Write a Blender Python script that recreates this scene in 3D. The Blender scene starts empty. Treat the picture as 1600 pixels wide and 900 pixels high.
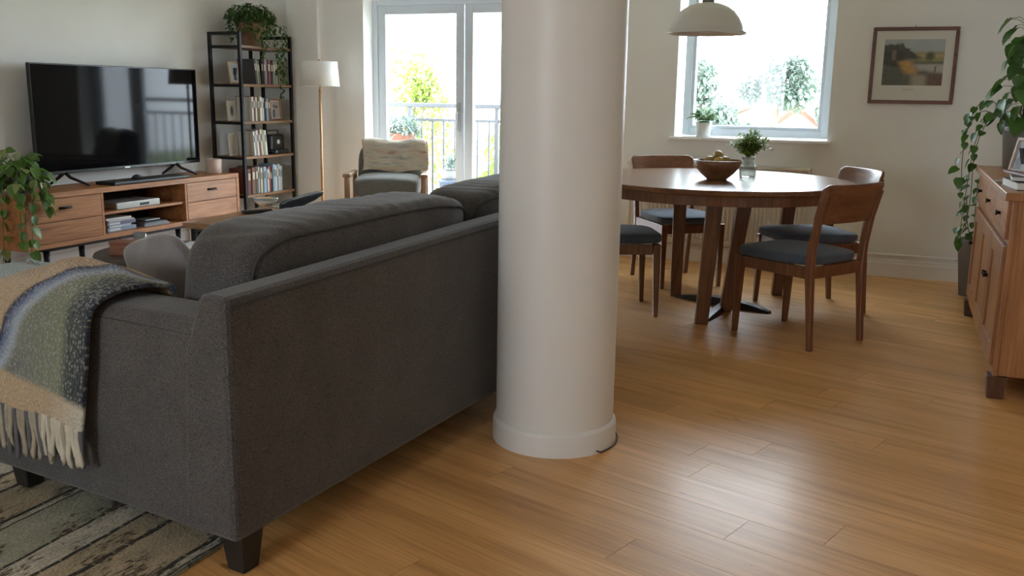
import bpy, math, random
from mathutils import Vector, Matrix, noise as mnoise

random.seed(7)
SC = bpy.context.scene
COL = SC.collection
PI = math.pi

# ------------------------------------------------------------------ camera, world, exposure
CAM_H, PITCH, ROLL, YAW = 1.25, math.radians(11.7), math.radians(0.9), math.radians(22.25)
cd = bpy.data.cameras.new('camera'); cam = bpy.data.objects.new('camera', cd); COL.objects.link(cam)
cd.sensor_width = 36.0; cd.lens = 36.0 * 1461.0 / 1600.0; cd.clip_end = 300
_f = Vector((-math.sin(YAW) * math.cos(PITCH), math.cos(YAW) * math.cos(PITCH), -math.sin(PITCH)))
_r0 = Vector((math.cos(YAW), math.sin(YAW), 0)); _u0 = _r0.cross(_f)
_R = _r0 * math.cos(ROLL) + _u0 * math.sin(ROLL); _U = _u0 * math.cos(ROLL) - _r0 * math.sin(ROLL)
cam.matrix_world = Matrix(((_R.x, _U.x, -_f.x, 0), (_R.y, _U.y, -_f.y, 0), (_R.z, _U.z, -_f.z, CAM_H), (0, 0, 0, 1)))
SC.camera = cam
SC.view_settings.view_transform = 'Standard'; SC.view_settings.look = 'None'
SC.view_settings.gamma = 1.0; SC.view_settings.use_curve_mapping = False
SC.view_settings.exposure = 2.1
SC.cycles.max_bounces = 16; SC.cycles.diffuse_bounces = 10
WORLD_STRENGTH = 5.0
w = bpy.data.worlds.new('hazy_sky'); SC.world = w; w.use_nodes = True
bg = w.node_tree.nodes['Background']
bg.inputs['Color'].default_value = (0.78, 0.90, 1.0, 1); bg.inputs['Strength'].default_value = WORLD_STRENGTH

def portal(loc, rot, sx, sy):
    l = bpy.data.lights.new('window_portal', 'AREA'); l.shape = 'RECTANGLE'; l.size = sx; l.size_y = sy
    l.cycles.is_portal = True
    o = bpy.data.objects.new('window_portal', l); COL.objects.link(o); o.location = loc; o.rotation_euler = rot
portal((-1.06, 7.52, 1.64), (-PI / 2, 0, 0), 1.2, 1.42)
portal((-3.63, 7.52, 1.01), (-PI / 2, 0, 0), 1.5, 2.1)
portal((-2.2, -3.22, 1.55), (PI / 2, 0, 0), 1.6, 1.2)  # portal of the added rear window

# ------------------------------------------------------------------ materials
MATS = {}
def _new(name):
    m = bpy.data.materials.new(name); m.use_nodes = True
    nt = m.node_tree; b = nt.nodes['Principled BSDF']
    return m, nt, b
def _mapped(nt, coord='Object', scale=(1, 1, 1), rand=False, rot=(0, 0, 0)):
    tc = nt.nodes.new('ShaderNodeTexCoord'); mp = nt.nodes.new('ShaderNodeMapping')
    mp.inputs['Scale'].default_value = scale; mp.inputs['Rotation'].default_value = rot
    nt.links.new(tc.outputs[coord], mp.inputs['Vector'])
    if rand:
        oi = nt.nodes.new('ShaderNodeObjectInfo'); ml = nt.nodes.new('ShaderNodeMath'); ml.operation = 'MULTIPLY'
        ml.inputs[1].default_value = 37.0
        nt.links.new(oi.outputs['Random'], ml.inputs[0]); nt.links.new(ml.outputs[0], mp.inputs['Location'])
    return mp.outputs[0]
def _noise(nt, vec, scale, detail=4, rough=.55, dist=0):
    n = nt.nodes.new('ShaderNodeTexNoise'); n.inputs['Scale'].default_value = scale
    n.inputs['Detail'].default_value = detail; n.inputs['Roughness'].default_value = rough
    n.inputs['Distortion'].default_value = dist
    nt.links.new(vec, n.inputs['Vector']); return n.outputs[0]
def _ramp(nt, fac, stops, interp='LINEAR'):
    r = nt.nodes.new('ShaderNodeValToRGB'); r.color_ramp.interpolation = interp
    e = r.color_ramp.elements
    while len(e) < len(stops): e.new(0.5)
    for k, (p, c) in enumerate(stops):
        e[k].position = p; e[k].color = (c[0], c[1], c[2], 1)
    nt.links.new(fac, r.inputs[0]); return r.outputs[0]
def _mix(nt, fac, a, b, mode='MIX'):
    m = nt.nodes.new('ShaderNodeMix'); m.data_type = 'RGBA'; m.blend_type = mode
    for i, x in ((0, fac), (6, a), (7, b)):
        if hasattr(x, 'links'): nt.links.new(x, m.inputs[i])
        elif isinstance(x, (int, float)): m.inputs[i].default_value = x
        else: m.inputs[i].default_value = (x[0], x[1], x[2], 1)
    return m.outputs[2]
def _bump(nt, b, h, strength, dist=.01):
    n = nt.nodes.new('ShaderNodeBump'); n.inputs['Strength'].default_value = strength; n.inputs['Distance'].default_value = dist
    nt.links.new(h, n.inputs['Height']); nt.links.new(n.outputs[0], b.inputs['Normal'])
def _dim(c, k): return tuple(x * k for x in c)

def M(name, col, rough=.6, metal=0, var=0.0, vscale=6, bump=0, bscale=60, coat=0, spec=.5, sheen=0, bdist=.005):
    if name in MATS: return MATS[name]
    m, nt, b = _new(name)
    b.inputs['Base Color'].default_value = (*col, 1); b.inputs['Roughness'].default_value = rough
    b.inputs['Metallic'].default_value = metal; b.inputs['Coat Weight'].default_value = coat
    b.inputs['Specular IOR Level'].default_value = spec; b.inputs['Sheen Weight'].default_value = sheen
    if var or bump: vec = _mapped(nt)
    if var:
        c = _ramp(nt, _noise(nt, vec, vscale), [(.3, _dim(col, 1 - var)), (.7, _dim(col, 1 + var))])
        nt.links.new(c, b.inputs['Base Color'])
    if bump: _bump(nt, b, _noise(nt, vec, bscale, 3), bump, bdist)
    MATS[name] = m; return m

def wood(name, dark, mid, light, axis=0, rough=.4, coat=0, scale=1.0, hue_var=.12, bump=.15, knots=False, rand=True, grain=.72):
    if name in MATS: return MATS[name]
    m, nt, b = _new(name)
    s = [9 * scale] * 3; s[axis] = .7 * scale
    vec = _mapped(nt, 'Object', tuple(s), rand)
    n1 = _noise(nt, vec, 2.2, 5, .6, .8)
    c = _ramp(nt, n1, [(.28, dark), (.5, mid), (.75, light)])
    s2 = [90 * scale] * 3; s2[axis] = 2.5 * scale
    n2 = _noise(nt, _mapped(nt, 'Object', tuple(s2), rand), 2.0, 3, .6)
    g = _ramp(nt, n2, [(.35, (grain, grain - .02, grain - .04)), (.6, (1.05, 1.05, 1.05))])
    c = _mix(nt, 1.0, c, g, 'MULTIPLY')
    if knots:
        k3 = _noise(nt, _mapped(nt, 'Object', (7, 26, 7), rand), 1.0, 3, .6, 1.2)
        c = _mix(nt, 1.0, c, _ramp(nt, k3, [(.70, (1, 1, 1)), (.78, (.50, .44, .40))]), 'MULTIPLY')
    if rand:
        oi = nt.nodes.new('ShaderNodeObjectInfo')
        t = _ramp(nt, oi.outputs['Random'], [(0, (1 - hue_var,) * 3), (1, (1 + hue_var,) * 3)])
        c = _mix(nt, 1.0, c, t, 'MULTIPLY')
    nt.links.new(c, b.inputs['Base Color'])
    b.inputs['Roughness'].default_value = rough; b.inputs['Coat Weight'].default_value = coat
    b.inputs['Coat Roughness'].default_value = .19
    if bump: _bump(nt, b, n2, bump, .002)
    MATS[name] = m; return m

def glass_pane(name, tint=(1, 1, 1), refl=.5):
    if name in MATS: return MATS[name]
    m, nt, b = _new(name)
    nt.nodes.remove(b); out = nt.nodes['Material Output']
    tr = nt.nodes.new('ShaderNodeBsdfTransparent'); tr.inputs[0].default_value = (*tint, 1)
    gl = nt.nodes.new('ShaderNodeBsdfGlossy'); gl.inputs['Roughness'].default_value = .01
    fr = nt.nodes.new('ShaderNodeFresnel'); fr.inputs[0].default_value = 1.45
    mu = nt.nodes.new('ShaderNodeMath'); mu.operation = 'MULTIPLY'; mu.inputs[1].default_value = refl
    mx = nt.nodes.new('ShaderNodeMixShader')
    nt.links.new(fr.outputs[0], mu.inputs[0]); nt.links.new(mu.outputs[0], mx.inputs[0])
    nt.links.new(tr.outputs[0], mx.inputs[1]); nt.links.new(gl.outputs[0], mx.inputs[2])
    nt.links.new(mx.outputs[0], out.inputs[0]); MATS[name] = m; return m

def glassware(name, col=(.9, .95, .95), rough=.02):
    if name in MATS: return MATS[name]
    m, nt, b = _new(name)
    b.inputs['Base Color'].default_value = (*col, 1); b.inputs['Roughness'].default_value = rough
    b.inputs['Transmission Weight'].default_value = .85; b.inputs['IOR'].default_value = 1.4
    MATS[name] = m; return m

def leafmat(name, col, var=.35, rough=.4):
    if name in MATS: return MATS[name]
    m, nt, b = _new(name)
    oi = nt.nodes.new('ShaderNodeObjectInfo')
    n = _noise(nt, _mapped(nt), 14, 2)
    ad = nt.nodes.new('ShaderNodeMath'); ad.operation = 'MULTIPLY_ADD'; ad.inputs[1].default_value = .5
    nt.links.new(oi.outputs['Random'], ad.inputs[0]); 
    hm = nt.nodes.new('ShaderNodeMath'); hm.operation = 'MULTIPLY'; hm.inputs[1].default_value = .5
    nt.links.new(n, hm.inputs[0]); nt.links.new(hm.outputs[0], ad.inputs[2])
    c = _ramp(nt, ad.outputs[0], [(.15, _dim(col, 1 - var)), (.85, (col[0] * (1 + var * 1.3), col[1] * (1 + var), col[2]))])
    nt.links.new(c, b.inputs['Base Color']); b.inputs['Roughness'].default_value = rough
    # light shining through the blade
    out = nt.nodes['Material Output']; tl = nt.nodes.new('ShaderNodeBsdfTranslucent'); nt.links.new(c, tl.inputs[0])
    mx = nt.nodes.new('ShaderNodeMixShader'); mx.inputs[0].default_value = .3
    nt.links.new(b.outputs[0], mx.inputs[1]); nt.links.new(tl.outputs[0], mx.inputs[2]); nt.links.new(mx.outputs[0], out.inputs[0])
    MATS[name] = m; return m

def fabric(name, col, light, scale=420, rough=.95, sheen=.25, bump=.5, mottled=.12):
    if name in MATS: return MATS[name]
    m, nt, b = _new(name)
    vec = _mapped(nt)
    n = _noise(nt, vec, scale, 2, .7)
    c = _ramp(nt, n, [(.36, col), (.68, light)])
    big = _ramp(nt, _noise(nt, vec, 7, 3), [(.3, (1 - mottled,) * 3), (.7, (1 + mottled,) * 3)])
    c = _mix(nt, 1.0, c, big, 'MULTIPLY')
    nt.links.new(c, b.inputs['Base Color']); b.inputs['Roughness'].default_value = rough
    b.inputs['Sheen Weight'].default_value = sheen; b.inputs['Specular IOR Level'].default_value = .2
    _bump(nt, b, n, bump, .002); MATS[name] = m; return m

def printed(name, rough=.5):
    if name in MATS: return MATS[name]
    m, nt, b = _new(name)
    a = nt.nodes.new('ShaderNodeVertexColor'); a.layer_name = 'Col'
    nt.links.new(a.outputs[0], b.inputs['Base Color']); b.inputs['Roughness'].default_value = rough
    MATS[name] = m; return m

WALL = M('wall_paint', (.83, .825, .80), .75, var=.02, vscale=3, bump=.06, bscale=90)
CEIL = M('ceiling_paint', (.88, .865, .83), .8, bump=.05, bscale=70)
TRIMW = M('white_gloss_paint', (.82, .80, .76), .4, bump=.04, bscale=30)
COLP = M('column_paint', (.75, .735, .695), .42, bump=.10, bscale=22, var=.015)
UPVC = M('white_window_plastic', (.60, .66, .72), .3)
SILL = M('sill_paint', (.85, .84, .82), .35)
OAK = wood('oak_plank', (.53, .27, .086), (.71, .385, .138), (.80, .47, .195), 0, .40, .12, .55, .08, .13, True, True, .86)
SUBF = M('floor_underlay', (.07, .04, .02), .8)
SOFA = fabric('charcoal_weave', (.036, .034, .033), (.125, .118, .113), 270)
SOFAS = M('charcoal_piping', (.05, .047, .045), .9)
BLACKW = M('black_stained_wood', (.012, .011, .011), .5, bump=.1)
WALN = wood('walnut_console', (.24, .085, .028), (.42, .175, .060), (.54, .25, .10), 1, .45, 0, .8, .06)
DINE = wood('dining_wood', (.13, .050, .022), (.205, .086, .040), (.275, .125, .060), 2, .32, .15, 1.0, .08)
DINET = wood('dining_top_wood', (.15, .065, .028), (.21, .10, .046), (.27, .135, .066), 0, .26, .25, .8, .04)
PINE = wood('sideboard_wood', (.26, .10, .032), (.38, .16, .054), (.46, .215, .082), 2, .4, .1, .9, .08)
COFF = wood('coffee_table_wood', (.24, .115, .05), (.34, .18, .085), (.43, .245, .12), 1, .36, .1, .9, .05)
DARKT = wood('dark_table_wood', (.035, .028, .024), (.06, .045, .036), (.085, .062, .05), 0, .4, .1, 1, .05)
SHELFW = wood('bookcase_wood', (.17, .085, .042), (.27, .15, .08), (.36, .215, .125), 1, .5, 0, 1, .06)
ARMW = wood('armchair_wood', (.26, .145, .072), (.38, .225, .12), (.48, .30, .165), 2, .4, 0, 1, .05)
BLKM = M('black_metal', (.018, .018, .019), .45, .6)
DKMET = M('dark_pull_metal', (.03, .026, .022), .4, .8)
SEAT = fabric('slate_upholstery', (.058, .078, .110), (.105, .135, .178), 260, .75, .2, .25, .08)
TVB = M('television_black_plastic', (.010, .010, .011), .3)
SCREEN = M('television_screen', (.004, .004, .005), .06, spec=.16)
CHROME = M('brushed_steel', (.55, .55, .56), .3, .9)
TERRA = M('terracotta_clay', (.33, .20, .125), .8, var=.15, bump=.2)
TERRAR = M('red_terracotta', (.16, .060, .035), .8, var=.15)
SOIL = M('potting_soil', (.03, .02, .014), .95, bump=.6, bscale=80)
WHITEC = M('white_ceramic', (.78, .79, .78), .35)
BRASS = M('warm_brass', (.52, .32, .17), .35, .5)
LSHADE = M('lamp_shade_linen', (.86, .85, .82), .85, bump=.15, bscale=200)
PENDM = M('pendant_enamel', (.64, .62, .58), .35, coat=.2)
PENDI = M('pendant_inner_enamel', (.72, .66, .60), .45)
GREYM = M('grey_metal', (.30, .30, .30), .4, .6)
GREEN1 = leafmat('pothos_leaf', (.11, .235, .048))
GREEN2 = leafmat('trailing_leaf', (.075, .16, .035))
GREEN3 = leafmat('herb_leaf', (.24, .38, .09))
GREEN4 = leafmat('vine_leaf', (.06, .145, .03))
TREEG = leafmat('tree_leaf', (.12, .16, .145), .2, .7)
TREEY = leafmat('yellow_green_leaf', (.20, .27, .075), .3, .7)  # yellow-green leaf tone for the trees past the balcony
STEM = M('plant_stem', (.12, .15, .05), .7)
BARK = M('tree_bark', (.16, .12, .09), .9, var=.2)
GLASS = glass_pane('window_glass')
CLEAR = glassware('clear_glass')
PAPER = M('paper_white', (.80, .78, .73), .8)

# ------------------------------------------------------------------ mesh builder
PM = {}
class MB:
    def __init__(s): s.v = []; s.f = []; s.mi = []; s.cur = 0; s.uv = None
    def add(s, vs, fs):
        o = len(s.v); s.v += [tuple(x) for x in vs]; s.f += [tuple(i + o for i in q) for q in fs]; s.mi += [s.cur] * len(fs); return s
    def box(s, a, b):
        x0, y0, z0 = a; x1, y1, z1 = b
        return s.add([(x0, y0, z0), (x1, y0, z0), (x1, y1, z0), (x0, y1, z0), (x0, y0, z1), (x1, y0, z1), (x1, y1, z1), (x0, y1, z1)],
                     [(0, 3, 2, 1), (4, 5, 6, 7), (0, 1, 5, 4), (1, 2, 6, 5), (2, 3, 7, 6), (3, 0, 4, 7)])
    def hexa(s, bot, top):            # two quads, counter-clockwise from above
        return s.add(list(bot) + list(top), [(0, 3, 2, 1), (4, 5, 6, 7), (0, 1, 5, 4), (1, 2, 6, 5), (2, 3, 7, 6), (3, 0, 4, 7)])
    def prism(s, poly, z0, z1):       # polygon in xy
        n = len(poly); vs = [(x, y, z0) for x, y in poly] + [(x, y, z1) for x, y in poly]
        return s.add(vs, [tuple(range(n - 1, -1, -1)), tuple(range(n, 2 * n))] + [(i, (i + 1) % n, n + (i + 1) % n, n + i) for i in range(n)])
    def tube(s, pts, r, n=8, cap=True):
        pts = [Vector(p) for p in pts]; k = len(pts); rs = r if isinstance(r, (list, tuple)) else [r] * k
        vs = []; prev = None
        for i, p in enumerate(pts):
            d = (pts[min(i + 1, k - 1)] - pts[max(i - 1, 0)]).normalized()
            if prev is None: prev = d.orthogonal().normalized()
            e = (prev - d * prev.dot(d)); e = e.normalized() if e.length > 1e-6 else d.orthogonal().normalized(); prev = e; g = d.cross(e)
            for j in range(n):
                t = 2 * PI * j / n; vs.append(p + (e * math.cos(t) + g * math.sin(t)) * rs[i])
        fs = [(i * n + j, i * n + (j + 1) % n, (i + 1) * n + (j + 1) % n, (i + 1) * n + j) for i in range(k - 1) for j in range(n)]
        if cap: fs += [tuple(range(n - 1, -1, -1)), tuple(range((k - 1) * n, k * n))]
        return s.add(vs, fs)
    def lathe(s, prof, c=(0, 0, 0), n=32, close=False):
        vs = []; k = len(prof)
        for (r, z) in prof:
            for j in range(n):
                t = 2 * PI * j / n; vs.append((c[0] + r * math.cos(t), c[1] + r * math.sin(t), c[2] + z))
        fs = [(i * n + j, i * n + (j + 1) % n, (i + 1) * n + (j + 1) % n, (i + 1) * n + j) for i in range(k - 1) for j in range(n)]
        if close: fs += [((k - 1) * n + j, (k - 1) * n + (j + 1) % n, (j + 1) % n, j) for j in range(n)]
        else: fs += [tuple(range(n - 1, -1, -1)), tuple(range((k - 1) * n, k * n))]
        return s.add(vs, fs)
    def sup(s, c, h, p=4, n=8, fn=None):   # rounded box / ellipsoid from a gridded cube
        idx = {}; vs = []; fs = []
        def vid(a, b, d):
            key = (a, b, d)
            if key not in idx:
                q = [2 * a / n - 1, 2 * b / n - 1, 2 * d / n - 1]
                k = (abs(q[0]) ** p + abs(q[1]) ** p + abs(q[2]) ** p) ** (-1 / p)
                P = Vector((q[0] * k * h[0], q[1] * k * h[1], q[2] * k * h[2]))
                if fn: P = Vector(fn(P))
                idx[key] = len(vs); vs.append(P + Vector(c))
            return idx[key]
        for i in range(n):
            for j in range(n):
                for fx in (0, n):
                    q = [vid(fx, i, j), vid(fx, i + 1, j), vid(fx, i + 1, j + 1), vid(fx, i, j + 1)]; fs.append(q if fx else q[::-1])
                    q = [vid(i, fx, j), vid(i, fx, j + 1), vid(i + 1, fx, j + 1), vid(i + 1, fx, j)]; fs.append(q if fx else q[::-1])
                    q = [vid(i, j, fx), vid(i + 1, j, fx), vid(i + 1, j + 1, fx), vid(i, j + 1, fx)]; fs.append(q if fx else q[::-1])
        return s.add(vs, fs)
    def grid(s, fn, nu, nv, thick=0):
        vs = [Vector(fn(i / nu, j / nv)) for i in range(nu + 1) for j in range(nv + 1)]
        q = lambda i, j: i * (nv + 1) + j
        return s.add(vs, [(q(i, j), q(i + 1, j), q(i + 1, j + 1), q(i, j + 1)) for i in range(nu) for j in range(nv)])
    def map(s, fn): s.v = [tuple(fn(Vector(p))) for p in s.v]; return s
    def build(s, name, mats, parent=None, smooth=False, bevel=0, sub=0, local=False, solid=0):
        me = bpy.data.meshes.new(name)
        vs = s.v
        if parent is not None and not local:
            inv = PM[parent.name].inverted(); vs = [inv @ Vector(p) for p in vs]
        me.from_pydata(vs, [], s.f)
        for m in (mats if isinstance(mats, (list, tuple)) else [mats]): me.materials.append(m)
        if any(s.mi): me.polygons.foreach_set('material_index', s.mi)
        if smooth: me.polygons.foreach_set('use_smooth', [True] * len(me.polygons))
        me.update()
        o = bpy.data.objects.new(name, me); COL.objects.link(o)
        if parent is not None: o.parent = parent; PM[o.name] = PM[parent.name]
        else: PM[o.name] = Matrix()
        if solid:
            md = o.modifiers.new('solid', 'SOLIDIFY'); md.thickness = solid; md.offset = 0
        if bevel:
            md = o.modifiers.new('bevel', 'BEVEL'); md.width = bevel; md.segments = 2; md.limit_method = 'ANGLE'
        if sub:
            md = o.modifiers.new('sub', 'SUBSURF'); md.levels = sub; md.render_levels = sub
        return o

def tag(o, label, cat, group=None):
    o['label'] = label; o['category'] = cat
    if group: o['group'] = group
    return o
def thing(name, label, cat, loc=(0, 0, 0), rz=0, group=None):
    o = bpy.data.objects.new(name, None); COL.objects.link(o); o.empty_display_size = .1
    o.location = loc; o.rotation_euler = (0, 0, rz); PM[o.name] = Matrix.Translation(loc) @ Matrix.Rotation(rz, 4, 'Z')
    return tag(o, label, cat, group)
def struct(o, label=None):
    o['kind'] = 'structure'
    if label: o['label'] = label
    return o
def copy_tree(o, parent=None):
    c = o.copy(); COL.objects.link(c); c.parent = parent
    for ch in list(o.children): copy_tree(ch, c)
    return c
def inst(src_mesh, name, parent, mat4):
    o = bpy.data.objects.new(name, src_mesh); COL.objects.link(o); o.parent = parent
    o.matrix_local = PM[parent.name].inverted() @ mat4; PM[o.name] = PM[parent.name]; return o
def bxo(name, a, b, mat, parent=None, bevel=.003): return MB().box(a, b).build(name, mat, parent, bevel=bevel)

# ------------------------------------------------------------------ the room shell
X0, X1, Y0, Y1, ZC = -5.45, .95, -3.0, 7.2, 2.5
WT = .30
floor = struct(bxo('floor', (X0, Y0, -.06), (X1, Y1, -.022), SUBF, bevel=0), 'honey oak plank floor with a glossy finish')
def clip(poly, ax, lim, keep_less):
    out = []; n = len(poly)
    for i in range(n):
        a, b = poly[i], poly[(i + 1) % n]
        ia = (a[ax] <= lim) == keep_less or a[ax] == lim; ib = (b[ax] <= lim) == keep_less or b[ax] == lim
        if ia: out.append(a)
        if ia != ib:
            t = (lim - a[ax]) / (b[ax] - a[ax]); out.append((a[0] + (b[0] - a[0]) * t, a[1] + (b[1] - a[1]) * t))
    return out
PA = math.radians(90 + 72); pdx, pdy = math.cos(PA), math.sin(PA)      # plank direction on the floor
PW, PL = .165, 1.6
rnd = random.Random(3)
i0, i1 = -75, 75
hid = MB()
pmesh = MB().box((0, .0007, -.022), (PL - .0014, PW - .0007, 0)).build('plank', OAK).data
bpy.data.objects.remove(bpy.data.objects['plank'])
for i in range(i0, i1):
    off = rnd.uniform(0, PL)
    for j in range(-8, 9):
        ox, oy = j * PL + off, i * PW
        M4 = Matrix.Translation((pdx * ox - pdy * oy, pdy * ox + pdx * oy, 0)) @ Matrix.Rotation(PA, 4, 'Z')
        c = [(M4 @ Vector(q))[:2] for q in ((0, 0, 0), (PL, 0, 0), (PL, PW, 0), (0, PW, 0))]
        if max(q[0] for q in c) < X0 or min(q[0] for q in c) > X1 or max(q[1] for q in c) < Y0 or min(q[1] for q in c) > Y1: continue
        inside = all(X0 < q[0] < X1 and Y0 < q[1] < Y1 for q in c)
        hidden = max(q[1] for q in c) < .7
        if inside and not hidden: inst(pmesh, 'plank', floor, M4); continue
        g = .0007
        poly = [(M4 @ Vector(q))[:2] for q in ((0, g, 0), (PL - 2 * g, g, 0), (PL - 2 * g, PW - g, 0), (0, PW - g, 0))]
        for ax, lim, kl in ((0, X0, False), (0, X1, True), (1, Y0, False), (1, Y1, True)):
            if len(poly) > 2: poly = clip(poly, ax, lim, kl)
        if len(poly) < 3: continue
        area = abs(sum(poly[k][0] * poly[(k + 1) % len(poly)][1] - poly[(k + 1) % len(poly)][0] * poly[k][1] for k in range(len(poly)))) / 2
        if area < .004: continue
        if hidden: hid.prism(poly, -.022, 0); continue
        inv = M4.inverted(); lp = [(inv @ Vector((q[0], q[1], 0)))[:2] for q in poly]
        o = MB().prism(lp, -.022, 0).build('plank', OAK, floor, local=True); o.matrix_local = M4

o = hid.build('planks_behind_viewer', OAK, floor); o['kind'] = 'stuff'

def wall_with_holes(name, x0, x1, z0, z1, y0, y1, holes, mat):
    mb = MB(); xs = x0
    for (hx0, hx1, hz0, hz1) in holes:
        mb.box((xs, y0, z0), (hx0, y1, z1))
        if hz0 > z0: mb.box((hx0, y0, z0), (hx1, y1, hz0))
        mb.box((hx0, y0, hz1), (hx1, y1, z1)); xs = hx1
    mb.box((xs, y0, z0), (x1, y1, z1))
    return mb.build(name, mat)
DX0, DX1, DZ = -4.365, -2.90, 2.03
WX0, WX1, WZ0, WZ1 = -1.62, -.50, .955, 2.32
struct(wall_with_holes('wall_back', X0 - WT, X1 + WT, 0, ZC, Y1, Y1 + WT, [(DX0, DX1, 0, DZ), (WX0, WX1, WZ0, WZ1)], WALL), 'off-white wall with the balcony door and the square window')
struct(bxo('wall_left', (X0 - WT, Y0, 0), (X0, Y1, ZC), WALL, bevel=0), 'off-white wall behind the television')
struct(bxo('wall_right', (X1, Y0, 0), (X1 + WT, Y1, ZC), WALL, bevel=0), 'off-white wall behind the sideboard')
struct(wall_with_holes('wall_front', X0 - WT, X1 + WT, 0, ZC, Y0 - .2, Y0, [(-2.95, -1.45, 1.0, 2.1)], WALL), 'off-white wall behind the viewer')  # opening holds the added fill window
struct(bxo('ceiling', (X0 - WT, Y0 - .2, ZC), (X1 + WT, Y1 + WT, ZC + .2), CEIL, bevel=0), 'plain white ceiling')
struct(bxo('trim_1', (-5.12, Y1 - .045, 0), (-4.80, Y1, ZC), WALL, bevel=.004), 'shallow boxed pilaster in the corner behind the floor lamp')

def skirting(name, a, b, mat=TRIMW):      # profile swept along x or y
    mb = MB()
    prof = [(0, 0), (.018, 0), (.018, .095), (.013, .105), (.010, .118), (.004, .126), (0, .128)]
    d = Vector((b[0] - a[0], b[1] - a[1], 0)); n = Vector((-d.y, d.x, 0)).normalized()
    vs = []
    for p in (a, b):
        for (t, z) in prof: vs.append((p[0] + n.x * t, p[1] + n.y * t, z))
    k = len(prof)
    mb.add(vs, [(i, (i + 1) % k, k + (i + 1) % k, k + i) for i in range(k)] + [tuple(range(k - 1, -1, -1)), tuple(range(k, 2 * k))])
    return mb.build(name, mat)
bb = struct(skirting('baseboard_back', (X1, Y1), (DX1, Y1)), 'white skirting board under the window')
MB().tube([(X1 - .02, Y1 - .012, .158), (-.60, Y1 - .012, .158)], .010, 10).build('heating_pipe', TRIMW, bb, smooth=True)
struct(skirting('baseboard_back_corner', (DX0, Y1), (-4.80, Y1)), 'short white skirting board beside the balcony door').name = 'baseboard_back'
struct(skirting('baseboard_left', (X0, Y1), (X0, Y0)), 'white skirting board under the television wall')
struct(skirting('baseboard_right', (X1, Y0), (X1, Y1)), 'white skirting board behind the sideboard')

# column
cx, cy = -1.104, 3.136
col = bpy.data.objects.new('column', None); COL.objects.link(col); col.location = (cx, cy, 0); PM[col.name] = Matrix.Translation((cx, cy, 0))
struct(col, 'thick round off-white column with a ringed base in the middle of the room')
MB().lathe([(.217, .075), (.217, ZC)], (cx, cy, 0), 96).build('shaft', COLP, col, smooth=True).modifiers.new('es', 'EDGE_SPLIT').split_angle = .6
MB().lathe([(.229, 0), (.229, .072), (.227, .080), (.222, .086), (.218, .088), (.2168, .089)], (cx, cy, 0), 96).build('base_ring', COLP, col, smooth=True).modifiers.new('es', 'EDGE_SPLIT').split_angle = .9

cb_ = [(cx + .236 * math.cos(t), cy + .236 * math.sin(t), .005 + .010 * (k == 0)) for k, t in enumerate([math.radians(a) for a in range(-30, 41, 5)])]
tag(MB().tube(cb_, .0026, 6).build('cable', M('black_flex', (.03, .03, .03), .5), smooth=True), 'thin dark cable curled on the floor round the column foot', 'cable')

# window
win = bpy.data.objects.new('window_1', None); COL.objects.link(win); win.location = ((WX0 + WX1) / 2, Y1 + .15, WZ0); PM[win.name] = Matrix.Translation(win.location)
struct(win, 'square white-framed window over the dining table')
def ring_frame(name, x0, x1, z0, z1, y0, y1, t, mat, parent, bevel=.004, tb=None):
    tb = tb or t
    mb = MB().box((x0, y0, z0), (x0 + t, y1, z1)).box((x1 - t, y0, z0), (x1, y1, z1)).box((x0 + t, y0, z0), (x1 - t, y1, z0 + tb)).box((x0 + t, y0, z1 - t), (x1 - t, y1, z1))
    return mb.build(name, mat, parent, bevel=bevel)
ring_frame('window_frame', WX0 + .03, WX1 - .005, WZ0 + .005, WZ1, Y1 + .13, Y1 + .20, .055, UPVC, win)
sash = ring_frame('sash', WX0 + .08, WX1 - .055, WZ0 + .055, WZ1 - .05, Y1 + .145, Y1 + .215, .03, UPVC, win)
MB().box((WX0 + .10, Y1 + .172, WZ0 + .075), (WX1 - .075, Y1 + .180, WZ1 - .07)).build('pane', GLASS, sash)
MB().box((WX0 - .03, Y1 - .055, WZ0 - .022), (WX1 + .03, Y1, WZ0 - .001)).box((WX0, Y1, WZ0 - .022), (WX1, Y1 + .13, WZ0 + .001)).build('window_sill', SILL, win, bevel=.004)

# added rear window, out of view, to light the near side of the room
wr = bpy.data.objects.new('added_rear_window', None); COL.objects.link(wr); wr.location = (-2.2, Y0 - .1, 1.0); PM[wr.name] = Matrix.Translation(wr.location)
struct(wr, 'added white-framed window behind the viewer, put in as fill light')
ring_frame('window_frame', -2.95, -1.45, 1.0, 2.1, Y0 - .16, Y0 - .09, .06, UPVC, wr)
MB().box((-2.89, Y0 - .13, 1.06), (-1.51, Y0 - .122, 2.04)).build('pane', GLASS, wr)

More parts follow.
